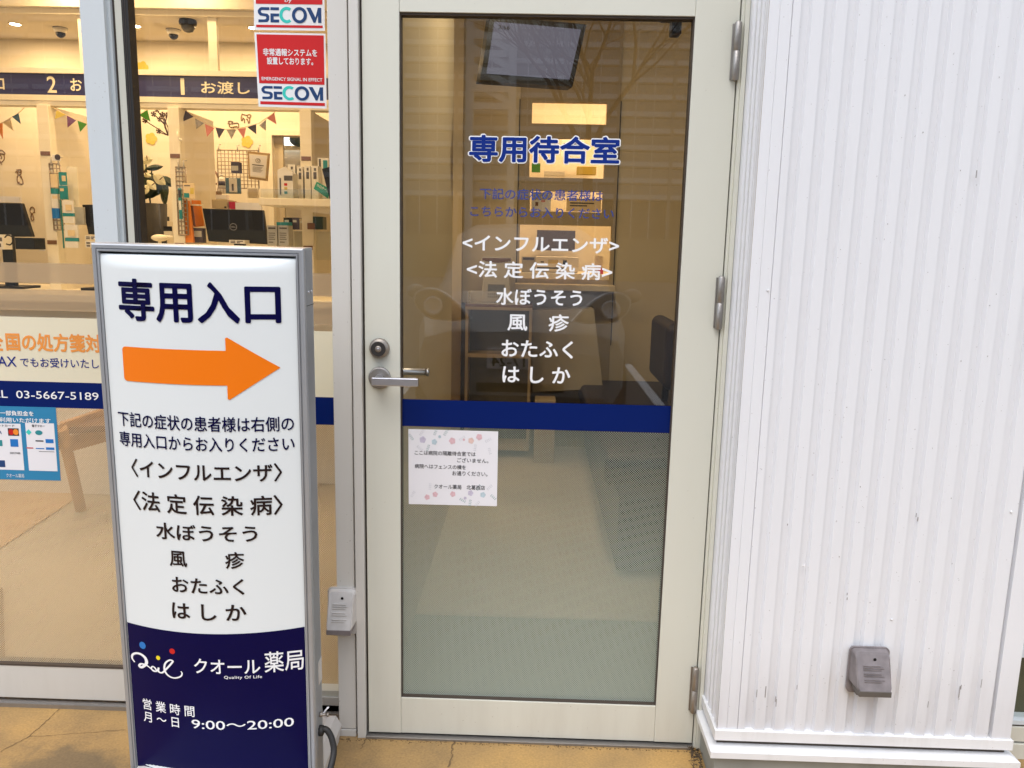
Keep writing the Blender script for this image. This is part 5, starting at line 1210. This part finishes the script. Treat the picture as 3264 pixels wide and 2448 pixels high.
# white hook on the partition, low cabinet and printer at left bottom
carton('filing_cabinet', 'white filing cabinet low behind the anthurium', zD(255, 1020), zD(400, 1300), 3.3, .3, 'wall_in', 'cabinet')
carton('binder_rack', 'dark binders standing left of the filing cabinet', zD(150, 965), zD(255, 1300), 3.32, .3, 'black_matte', 'binders', None, ((.72, .2, .9, .8, 'magenta'),))
carton('label_printer', 'small black and white label printer beside the filing cabinet', zD(382, 1078), zD(475, 1200), 3.1, .2, 'white', 'printer', None, ((0, .6, 1, 1, 'black'),))
tag(MB().ball(P(*zD(345, 1195), 2.6), .045, 1.1, .8, .45).tube([P(*zD(345, 1200), 2.6), P(*zD(345, 1250), 2.6)], .01).tube([P(*zD(385, 1180), 2.6), P(*zD(480, 1190), 2.6)], .008).build('stapler', M['cream']), 'cream desk tool on the counter below the anthurium', 'desk tool')
tag(MB().tube([P(*zD(*p_), YC-.03) for p_ in ((530, 120), (530, 175), (545, 205), (562, 215), (558, 195))], .007, 6).build('wall_hook', M['cream']), 'small cream hook on the second partition', 'hook')
# waiting area chairs behind the sliding door
def GZ(px, py, z): d = ray(px, py); return CAM+d*((z-CAM.z)/d.z)
wbn = empty('wooden_bench', tuple(GZ(262, 1630, 0)), 'blond wood waiting bench end seen through the dotted film beside the light box sign', 'bench', None)
A0, B0 = GZ(190, 1352, .50), GZ(345, 1300, .50); A1_, B1_ = GZ(200, 1400, .42), GZ(350, 1360, .42); dpt = Vector((-.03, .05, 0))
def plank(a, b, h_, nm): MB().prism([a, b, b-Vector((0, 0, h_)), a-Vector((0, 0, h_))], dpt).build(nm, M['wood'], wbn, .003)
plank(A0, B0, .045, 'top_rail'); plank(A1_, B1_, .07, 'seat_rail')
ft = GZ(258, 1625, 0); MB().tube([A0+Vector((0, .01, -.02)), (A0+ft)/2+Vector((.0, .0, .02)), ft], .026, 8).build('leg', M['wood'], wbn)
MB().tube([A0+Vector((-.02, 0, -.12)), A0+Vector((-.05, 0, .06))], .024, 8).build('post', M['wood'], wbn)
MB().prism([A0+Vector((0, .06, -.03)), B0+Vector((0, .06, -.03)), B0+Vector((1.0, .5, -.03)), A0+Vector((1.0, .5, -.03))], (0, 0, -.03)).build('seat', M['brown'], wbn)
tag(MB().box(-2.9, -1.5, 2.0, 2.04, 0, .9).build('counter_screen', M['wall_in']), 'plain cream panel under the service counter', 'panel')
# skirting line of the interior
tag(MB().prism([Vector(p_) for p_ in ((-1.98, .83, .0), (-1.635, .32, .0), (-2.4, .2, .0), (-2.75, .83, .0))], (0, 0, .012)).build('door_mat', mat('coir_mat', (.16, .09, .035), .95, bump=.5)), 'brown coir mat inside the sliding door at the left photo edge', 'mat')

# ================================================================== WAITING ROOM behind the glazed door
YBW = 3.3; WX1 = 1.42
tag(MB().box(-.46, 3.0, .16, .75, -.12, -.006).build('entry_floor', M['grey_mat']), kind='structure')
tag(MB().box(-.46, 3.0, .75, 6.1, -.12, .0).build('waiting_floor', M['vinyl_floor']), kind='structure')
tag(MB().box(-.46, 3.0, .3, YBW+.1, 3.0, 3.06).build('waiting_ceiling', M['ceil_in']), kind='structure')
tag(MB().box(-.46, 3.0, YBW+.1, 6.1, 2.7, 2.75).build('dispensary_ceiling', M['ceil_in']), kind='structure')
# bullnose end of the left wall, then the recess
mb = MB(); prv = None; arc = []
for k in range(13): w = R_(90*k/12); arc.append((-.385-.14+.14*math.cos(w), 2.0+.14*math.sin(w)))
mb.prism([(-.46, 2.0, 0)]+[(x, y, 0) for x, y in arc if x > -.46]+[(-.46, arc[[i for i, a in enumerate(arc) if a[0] > -.46][-1]][1], 0)], (0, 0, 3.0)); tag(mb.build('wall_end', M['cork']), kind='structure')
tag(MB().box(-1.5, -.46, 2.12, 2.2, 0, 3.0).build('wall_return', M['cork']), kind='structure') if 0 else None
xc = X_(1478, 600, YBW)
tag(MB().box(-.9, xc-.0, YBW-.1, YBW, 0, 3.0).build('wall_corner', M['cork']), kind='structure')
tag(MB().box(WX1, WX1+.08, .06, YBW, 0, 3.0).build('waiting_side_wall', M['cork']), kind='structure')
# back wall with the stacked service openings
def bz(px, py): p = P(px, py, YBW); return p.x, p.z
ops = [(1697, 323, 1933, 398), (1690, 438, 1925, 570), (1690, 607, 1920, 678), (1657, 715, 1943, 893)]
O = []
for a, b, c, d in ops: x0, z1 = bz(a, b); x1, z0 = bz(c, d); O.append((x0, x1, z0, z1))
cx0, cx1 = bz(1657, 700)[0]-.012, bz(1957, 700)[0]+.01
mb = MB(); mb.box(-.9, cx0, YBW, YBW+.08, 0, 3.0).box(cx1, 1.6, YBW, YBW+.08, 0, 3.0); tag(mb.build('waiting_back_wall', M['cork']), kind='structure')
su = empty('service_window', ((cx0+cx1)/2, YBW, .9), 'tall brown service hatch unit with lit openings at the back of the waiting room', 'service hatch')
mb = MB(); zprev = 3.0
for x0, x1, z0, z1 in O:
    mb.box(cx0, cx1, YBW-.01, YBW+.06, z1, zprev); mb.box(cx0, x0, YBW-.01, YBW+.06, z0, z1); mb.box(x1, cx1, YBW-.01, YBW+.06, z0, z1); zprev = z0
mb.box(cx0, cx1, YBW-.01, YBW+.06, 0, zprev)
mb.build('surround', M['cork2'], su)
MB().box(cx0-.006, cx0-.001, YBW-.012, YBW-.002, .7, 2.25).box(cx1+.001, cx1+.006, YBW-.012, YBW-.002, .7, 2.25).build('edge_seal', M['dark_gap'], su)
s0 = P(1640, 905, YBW-.18); s1 = P(1962, 930, YBW-.18); box('shelf', M['cork'], s0.x, s1.x, YBW-.2, YBW-.01, s1.z, s0.z, su, .003)
# dispensary seen through the openings
tag(MB().box(-.2, 1.6, 4.6, 4.65, 0, 2.7).build('dispensary_wall', M['wall_in']), kind='structure')
tag(MB().box(-.22, -.2, YBW+.08, 4.65, 0, 2.7).box(1.6, 1.62, YBW+.08, 4.65, 0, 2.7).build('dispensary_side_wall', M['wall_in']), kind='structure')
dl(.25, 3.95, 2.7, 'added left downlight lighting the dispensary behind the service hatch', 5.5)  # pair of lamps added out of view to light the dispensary
dl(.8, 3.95, 2.7, 'added right downlight lighting the dispensary behind the service hatch', 5.5)
YD = 3.75
carton('desk_printer', 'white desk printer seen through the lowest service opening', (1710, 818), (1843, 868), YD, .25, 'white', 'printer', None, ((.1, .6, .18, .7, 'print'), (.28, .55, .52, .8, 'yellow'), (.63, .5, .72, .8, 'black'), (.02, .2, .7, .3, 'black')))
carton('instruction_sheet', 'grey text sheet left of the desk printer', (1663, 818), (1706, 870), YD-.05, .01, 'box_grey', 'notice', None, ((.1, .8, .9, .95, 'slate'),))
carton('wall_calendar', 'purple grey poster on the dispensary wall', (1712, 733), (1832, 800), 4.5, .01, 'slate', 'poster')
box_ = carton('white_bottle', 'white spray bottle right of the desk printer', (1897, 815), (1920, 880), YD, .05, 'white', 'bottle'); carton('red_bottle', 'small red capped bottle beside the white spray bottle', (1908, 855), (1922, 885), YD-.06, .03, 'red', 'bottle')
carton('worktop', 'lit cream worktop inside the lowest service opening', (1640, 868), (1960, 892), YD-.1, .6, 'cream', 'worktop')
carton('green_file', 'green file seen through the second service opening', (1695, 520), (1722, 548), 4.0, .05, 'green', 'file'); carton('yellow_file', 'yellow paper stack seen in the second service opening', (1840, 530), (1900, 556), 4.0, .1, 'yellow', 'papers')
carton('white_stack', 'white paper stack seen in the second service opening', (1735, 545), (1800, 560), 4.0, .1, 'white', 'papers'); carton('wall_notice', 'white notice seen in the second service opening above the files', (1790, 445), (1860, 500), 4.4, .01, 'paper', 'notice', None, ((.1, .7, .9, .8, 'print'),))
carton('picture_sheet', 'drawn sheet seen in the third service opening', (1695, 612), (1755, 676), YBW+.07, .004, 'paper', 'picture', None, ((.2, .3, .35, .5, 'brown'), (.5, .5, .7, .6, 'pink'))); carton('text_sheet', 'text sheet right of the drawn sheet in the third opening', (1806, 632), (1915, 676), YBW+.07, .004, 'creamfelt', 'notice', None, ((.1, .6, .8, .7, 'print'), (.1, .4, .6, .5, 'print')))
# tv on a tilted ceiling bracket
q4 = [zF(1022, 155), zF(1988, 245), zF(1848, 875), zF(918, 808)]; yy_ = [1.75, 1.95, 1.95, 1.75]
tv = empty('hanging_television', tuple(P(*zF(1450, 150), 1.9)), 'tilted black television hanging near the top of the glazed door', 'television')
pts = [P(*c_, y_) for c_, y_ in zip(q4, (1.80, 2.02, 1.95, 1.73))]
n_ = (pts[1]-pts[0]).cross(pts[3]-pts[0]).normalized(); n_ = n_ if n_.y > 0 else -n_
scp = [P(*zF(*c_), y_) for c_, y_ in zip(((1060, 218), (1932, 298), (1815, 803), (980, 742)), (1.80, 2.02, 1.95, 1.73))]
# put screen corners in the plane of the casing front
def onp(px): d = ray(*px); t = (pts[0]-CAM).dot(n_)/d.dot(n_); return CAM+d*t
MB().prism([onp(zF(*c_)) for c_ in ((1022, 155), (1988, 245), (1848, 875), (918, 808))][::-1], n_*.05).build('casing', M['black'], tv)
scp = [onp(zF(*c_))-n_*.002 for c_ in ((1060, 218), (1932, 298), (1815, 803), (980, 742))]
MB().prism(scp[::-1], n_*.001).build('screen', M['screen'], tv)
sq_ = [onp(zF(*c_))-n_*.004 for c_ in ((1098, 255), (1215, 265), (1212, 305), (1095, 293))]
vs, fs, _ = glyphs('2:56', .02); mb = MB()
for a, b in vs: mb.v.append((sq_[3]*(1-a)+sq_[2]*a)*(1-b)+(sq_[0]*(1-a)+sq_[1]*a)*b)
mb.f = list(fs); mb.m = [0]*len(fs); mb.sm = [False]*len(fs); mb.build('clock_digits', M['black'], tv)
c_ = (pts[0]+pts[1])/2+n_*.04; MB().tube([c_+Vector((0, 0, -.1)), c_+Vector((0, .02, .12)), (c_.x, c_.y+.02, 3.0)], .016).build('bracket', M['black'], tv)
# cabinet
YK = 2.95
k0 = P(1484, 968, YK); k1 = P(1697, 985, YK)
kb = empty('low_cabinet', ((k0.x+k1.x)/2, YK, 0), 'low blond wood cabinet with dark open shelves at the back left of the waiting room', 'cabinet')
MB().box(k0.x, k1.x, YK-.02, YK+.32, k1.z, k0.z).build('top', M['brown'], kb, .003)
sw_ = .018
MB().box(k0.x, k0.x+sw_, YK, YK+.32, .05, k1.z).box(k1.x-sw_, k1.x, YK, YK+.32, .05, k1.z).build('side', M['trim_wood'], kb)
zsf = Z_(1590, 1135, YK); box('shelf', M['trim_wood'], k0.x+sw_, k1.x-sw_, YK+.003, YK+.3, zsf-.012, zsf+.012, kb); box('plinth', M['trim_wood'], k0.x+sw_, k1.x-sw_, YK+.005, YK+.3, .05, .09, kb)
box('back', M['cabinet'], k0.x+sw_, k1.x-sw_, YK+.16, YK+.17, .05, k1.z, kb)
box('top_edge', M['trim_wood'], k0.x, k1.x, YK-.024, YK-.021, k1.z-.01, k1.z+.008, kb)
tag(box('dark_gap_strip', M['black_matte'], k0.x-.03, k0.x-.004, YK+.05, YK+.1, 0, k0.z-.0), 'dark strip standing in for the black gap left of the low cabinet', 'board')  # black strip put in for the darkness of the gap
# basket
a, b = P(*zG(700, 1190), YK-.005), P(*zG(1175, 1300), YK-.005)
bk = empty('plastic_basket', ((a.x+b.x)/2, YK+.1, k0.z), 'cream perforated plastic basket on top of the low cabinet', 'basket')
nx, nz = 26, 4; x0, x1, z0, z1 = a.x, b.x, k0.z+.002, k0.z+.002+(a.z-b.z); mb = MB()
for i in range(nx+1): x = x0+(x1-x0)*i/nx; mb.box(x-.0022, x+.0022, YK, YK+.003, z0, z1)
for j in range(nz+1): z = z0+(z1-z0)*j/nz; mb.box(x0-.002, x1+.002, YK-.0006, YK+.0036, z-.0022, z+.0022)
mb.box(x0-.006, x1+.006, YK-.004, YK+.006, z1, z1+.008).box(x0, x1, YK+.003, YK+.2, z0, z0+.003).box(x0-.006, x0, YK, YK+.2, z0, z1).box(x1, x1+.006, YK, YK+.2, z0, z1).box(x0, x1, YK+.2, YK+.204, z0, z1)
mb.build('basket_body', M['basket'], bk)
# air cleaner
a, b = P(*zG(812, 880), YK+.08), P(*zG(1078, 1190), YK+.08)
ac = empty('air_cleaner', ((a.x+b.x)/2, YK+.08, k0.z+.005), 'white tabletop air cleaner with dark curved control strip above the basket', 'air cleaner')
cxx = (a.x+b.x)/2; wt, wb = (b.x-a.x)/2, (b.x-a.x)/2*.98; zt_, zb2_ = a.z, k0.z+.01
mb = MB(); mb.prism([(cxx-wb, YK+.08, zb2_), (cxx+wb, YK+.08, zb2_), (cxx+wb*.86, YK+.08, zb2_+(zt_-zb2_)*.5), (cxx+wt, YK+.08, zt_-.02), (cxx+wt*.9, YK+.08, zt_), (cxx-wt*.9, YK+.08, zt_), (cxx-wt, YK+.08, zt_-.02), (cxx-wb*.86, YK+.08, zb2_+(zt_-zb2_)*.5)], (0, .13, 0))
mb.build('body', M['basket'], ac, .004)
mb = MB(); n = 10
for i in range(n):
    u0, u1 = -1+2*i/n, -1+2*(i+1)/n; f = lambda u: zt_-.034+.014*u*u
    mb.box(cxx+u0*wt*.92, cxx+u1*wt*.92, YK+.077, YK+.0795, f((u0+u1)/2), zt_-.006)
mb.build('control_strip', M['brown'], ac)
mb = MB()
for i in range(14): z = zb2_+.02+i*.0065; mb.box(cxx-wb*.55, cxx+wb*.6, YK+.077, YK+.0795, z, z+.003)
mb.build('grille', M['cabinet'], ac)
# slanted white bin / panel under the hatch
tag(MB().prism([P(*c_, YBW-.25) for c_ in [(1697, 990), (1893, 985), (1922, 1238), (1697, 1250)]][::-1], (0, .2, 0)).build('front_screen', mat('panel_beige', (.44, .40, .32), .7)), 'pale beige slanted front panel below the service hatch', 'panel')
a = P(1705, 1270, YBW-.4); tag(MB().box(a.x, a.x+.13, YBW-.45, YBW-.3, 0, a.z).build('waste_bin', M['trim_wood'], None, .006), 'small beige waste bin beside the low cabinet', 'waste bin')
# bench seat
s0 = P(1853, 1215, 2.75); s1 = P(2140, 1215, 2.2)
wc = empty('waiting_seat', (.85, 2.2, 0), 'navy upholstered waiting seat at the right inside the glazed door', 'seat')
zs_ = .47
f0 = P(*zH(1228, 815), 3.0)
d1 = ray(*zH(1225, 812)); t1_ = (zs_-CAM.z)/d1.z; A1 = CAM+d1*t1_; d2 = ray(*zH(1235, 1000)); t2_ = (zs_-CAM.z)/d2.z; A2 = CAM+d2*t2_
MB().box(min(A1.x, A2.x), WX1-.06, G0(2090, 1800)[1], A1.y, zs_-.13, zs_).build('seat_cushion', M['seat'], wc, .03, 4)
MB().box(min(A1.x, A2.x)+.05, WX1-.06, G0(2090, 1840)[1], A1.y-.04, .02, zs_-.13).build('seat_base', M['seat'], wc, .01)
yb_ = A1.y-1.0
bb0 = P(*zH(1850, 320), yb_+.1); bb1 = P(*zH(1850, 320), yb_)
mb = MB(); xb = P(*zH(1855, 500), A1.y-.75).x; zbk = P(*zH(1900, 320), A1.y-.75).z
MB().box(xb, xb+.10, A1.y-.95, A1.y-.35, zs_+.10, zbk).build('backrest', M['seat'], wc, .045, 5)
MB().tube([(xb+.05, A1.y-.7, zs_-.02), (xb+.06, A1.y-.7, zs_+.2)], .02).build('back_support', M['black'], wc)
# unseen warm lamp added to brighten this dim room
dl(.15, 1.35, 3.0, 'added unseen ceiling downlight brightening the small waiting room', 9.8, col=(1, .80, .50))
tag(MB().box(.62, .70, .30, .34, 1.80, 1.88).build('door_closer', M['black_matte']), 'dark bracket high at the right inside the glazed door', 'bracket') if 0 else None

# ================================================================== WHAT STANDS BEHIND THE PHOTOGRAPHER (seen mirrored in the glass)
M['concrete'] = mat('apartment_concrete', (.34, .325, .30), .8, var=.05, vscale=.4); M['recess'] = mat('apartment_recess', (.15, .14, .13), .8); M['parapet'] = mat('apartment_parapet', (.72, .72, .71), .7, var=.04)
M['dkglass'] = mat('dark_window_glass', (.06, .07, .08), .1)
def refl(px, py, y):        # point at depth y (negative) whose mirror image in the door glass shows at px,py
    p = P(px, py, -y+.034); return Vector((p.x, y, p.z))
YA = -92
ab = empty('apartment_block', (-10, YA, -.12), 'long pale apartment block with rows of balconies across the car park', 'building')
pzs = [refl(1500, zF(0, v)[1], YA).z for v in (300, 468, 640, 810, 985, 1150)]; fh = 3.05
zb_base = pzs[-1]; 
xa0, xa1 = -75, 60; nfl = 9; base = zb_base
MB().box(xa0, xa1, YA-12, YA, -.12, base+nfl*fh+8).build('wall', M['recess'], ab)
mb = MB(); sl_ = MB(); gl_ = MB(); cl = MB()
fl0 = -int((base+.12)//fh)
for k in range(fl0, nfl+2):
    z = base+k*(pzs[0]-pzs[-1])/5
    mb.box(xa0, xa1, YA+1.15, YA+1.35, z-.1, z+.42); sl_.box(xa0, xa1, YA+1.17, YA+1.3, z+.42, z+1.45); sl_.box(xa0, xa1, YA, YA+1.15, z-.25, z-.02)
for x in range(xa0, xa1, 6): cl.box(x, x+.35, YA, YA+1.45, -.12, base+nfl*fh+8)
[mb.box(x, x+.10, YA+1.2, YA+1.42, -.12, base+nfl*fh+8) for x in range(xa0, xa1, 2)]; mb.build('balcony_parapet', M['parapet'], ab); sl_.build('balcony_slab', M['concrete'], ab); cl.build('dividing_wall', M['concrete'], ab)
mb = MB()
for k in range(fl0, nfl+2):
    z = base+k*(pzs[0]-pzs[-1])/5
    for x in range(xa0+1, xa1-5, 6): mb.box(x+.6, x+2.4, YA+.01, YA+.06, z+.3, z+2.2); mb.box(x+3.2, x+4.6, YA+.01, YA+.06, z+.9, z+2.2)
o = mb.build('balcony_door', M['dkglass'], ab); o['kind'] = 'stuff'
# stair tower
x0, x1 = refl(1500, 200, YA+3).x, refl(1520, 200, YA+3).x
st = empty('stair_tower', (x0, YA+3, -.12), 'white open steel stair tower in front of the apartment block', 'stair tower')
mb = MB(); H = base+nfl*fh+4
for x in (x0, x0+4.6): mb.box(x-.4, x+.4, YA+3, YA+3.8, -.12, H)
mb.build('column', M['parapet'], st); mb = MB()
k = 0; z = base
while z < H: 
    mb.box(x0, x0+4.6, YA+3, YA+3.6, z, z+.7); z += (pzs[0]-pzs[-1])/5
mb.build('landing', M['parapet'], st); mb = MB(); z = base
while z < H-3:
    mb.prism([(x0+.4, YA+3.2, z+3.05), (x0+.4, YA+3.2, z+2.3), (x0+4.2, YA+3.2, z+.5), (x0+4.2, YA+3.2, z+1.2)], (0, .3, 0)); z += (pzs[0]-pzs[-1])/5
mb.build('stair_flight', M['parapet'], st)
# low hedge / fence line in front of the block
tag(MB().box(-40, 35, -34, -33, -.12, 1.7).build('boundary_wall', M['cork2']), 'brown boundary wall at the far side of the car park', 'wall')
# bare tree
random.seed(21)
def tree(x, y, h, label):
    e = empty('bare_tree', (x, y, -.12), label, 'tree', 'bare trees by the car park'); mb = MB(); br = MB()
    mb.tube([(x, y, -.12), (x+.05, y, h*.2), (x-.05, y+.1, h*.4)], .2, 10, [.17, .13, .11])
    def grow(p, d, L, r, lev):
        q_ = p+d*L; m_ = (p+q_)/2+Vector((random.uniform(-1, 1), random.uniform(-1, 1), random.uniform(-.3, .6)))*L*.09
        br.tube([p, m_, q_], r, 6, [r, r*.85, r*.68], cap=False)
        if lev == 0: return
        for k in range(random.choice((2, 3, 3))):
            nd = (d+Vector((random.uniform(-1, 1), random.uniform(-1, 1), random.uniform(-.25, .75)))*.72).normalized(); grow(q_ if k else m_, nd, L*random.uniform(.62, .85), r*.6, lev-1)
    for k in range(4):
        w = k*1.6; grow(Vector((x-.05, y+.1, h*.4)), Vector((math.cos(w)*.5, math.sin(w)*.5, .9)).normalized(), h*.24, .065, 6)
    mb.build('trunk', M['twig'], e); br.build('crown', M['twig'], e)
tp = refl(1720, 200, -17); tree(tp.x+1.2, -17, 8.2, 'bare branching tree at the edge of the car park')
# white compact car facing the door
YCAR = -4.1
def RC(px, py, y=YCAR): return refl(px, py, y)
hL = RC(*zG(370, 1310)); hR = RC(*zG(1975, 1350)); cxr = (hL.x+hR.x)/2
car = empty('parked_car', (cxr, YCAR-1.6, -.12), 'pale compact car parked facing the pharmacy door', 'car')
M['carpaint'] = mat('white_car_paint', (.36, .36, .36), .3, var=.01, spec=.6); M['carglass'] = mat('car_glass', (.03, .035, .035), .05, spec=.8); M['steel_d'] = mat('lamp_housing', (.42, .42, .42), .3, .3); M['lens'] = mat('headlamp_lens', (.93, .94, .95), .3, .2, spec=.8)
g0 = -.12; hwid = .74
secs = [  # y offset back from the nose, half width, bottom z, belt z, roof z, roof half width
    (0.00, .60, .30, .62, .64, .50), (.06, .70, .24, .74, .78, .60), (.30, .735, .22, .90, .96, .62), (.75, .74, .22, 1.0, 1.06, .62), (1.05, .74, .22, 1.02, 1.32, .56), (1.40, .74, .22, 1.03, 1.60, .54), (2.4, .74, .22, 1.03, 1.66, .54), (3.2, .73, .24, 1.02, 1.58, .52), (3.38, .70, .3, .95, 1.3, .5)]
mb = MB(); rings = []
for dy, w_, zb__, zbelt, zr_2, wr in secs:
    y = YCAR-dy; z = lambda q_: q_-.12
    half = [(0, zb__), (w_*.92, zb__), (w_, zb__+.12), (w_, zbelt-.12), (w_*.95, zbelt), (wr*1.02, max(zbelt+.01, zr_2-.06)), (wr*.85, zr_2), (0, zr_2+.02)]
    pts_ = half+[(-a, b) for a, b in half[::-1][1:-1]]; rings.append([Vector((cxr+a*1.13, y, b-.12)) for a, b in pts_])
n = len(rings[0])
for A_, B_ in zip(rings, rings[1:]):
    for k in range(n): mb.face([A_[k], A_[(k+1) % n], B_[(k+1) % n], B_[k]], True)
mb.face(rings[0]); mb.face(rings[-1][::-1]); mb.build('body', M['carpaint'], car)
wr_ = lambda x, y, z: (cxr+x, YCAR-y, z-.12)
MB().face([wr_(-.60, .80, 1.075), wr_(.60, .80, 1.075), wr_(.50, 1.37, 1.57), wr_(-.50, 1.37, 1.57)]).build('windscreen', M['carglass'], car)
for sx in (-1, 1):
    cz_ = (hL.z+hR.z)/2; hx_ = cxr+sx*.68; sgn = sx
    out = [(-.30, -.10), (-.16, -.115), (.02, -.10), (.13, -.02), (.15, .08), (.08, .13), (-.04, .12), (-.18, .03)]
    C3 = lambda k, yy, sc=1.0: [Vector((hx_+sgn*(-a*-1)*k*sc*1.0 if False else hx_+sgn*a*k, YCAR+yy, cz_+b*k)) for a, b in curve(out+[out[0]], 4)[:-1]]
    hl = MB().prism(C3(1.0, -.10), (0, .10, 0)).build('headlight', M['lens'], car)
    MB().prism(C3(.90, -.02), (0, .028, 0)).build('lens', M['steel_d'], hl)
    MB().prism(C3(.80, .0), (0, .012, 0)).build('lens_inner', M['steel_d'], hl)
    MB().lathe((hx_+sgn*-.0, YCAR+.012, cz_), (0, 1, 0), [(.075, 0), (.072, .008), (.055, .009), (.05, .002), (.02, .004)], 24).build('reflector', M['lens'], hl)
    for yq in (.62, 2.75):
        whl = MB().lathe((cxr+sx*.72, YCAR-yq, .27-.12), (sx, 0, 0), [(.26, 0), (.28, .03), (.28, .12), (.26, .15)], 24).build('tyre', M['black_matte'], car)
        MB().lathe((cxr+sx*.865, YCAR-yq, .27-.12), (sx, 0, 0), [(.18, 0), (.16, .012), (.05, .02)], 20).build('rim', M['steel'], whl)
    m_ = MB(); m_.ball((cxr+sx*.98, YCAR-1.15, 1.03-.12), .1, .9, .45, .65); m_.build('mirror', M['carpaint'], car)
box('grille', M['black_matte'], cxr-.34, cxr+.34, YCAR-.02, YCAR+.006, .33-.12, .40-.12, car)
pz = RC(*zH(580, 640)); px_ = pz.x
pzz = RC(*zH(580, 640)).z
box('number_plate', M['paper'], px_-.165, px_+.165, YCAR+.0, YCAR+.02, pzz-.082, pzz+.082, car, .004)
class Back:
    def __init__(s, y): s.y = y
    def at(s, a, b, off=0): return Vector((a, s.y+off, b))
put_text('plate_number', '17-24', M['leaf'], Back(YCAR+.0205), [(px_+.13, pzz+.02), (px_-.13, pzz+.02), (px_-.13, pzz-.06), (px_+.13, pzz-.06)], car, .02, .001)
# parking bay lines
mb = MB()
for x in (-3.7, -1.25, 1.25, 3.7): mb.box(x-.05, x+.05, -8, -3.2, -.119, -.116)
tag(mb.build('parking_lines', M['white_vinyl']), kind='structure')

bpy.context.view_layer.update()
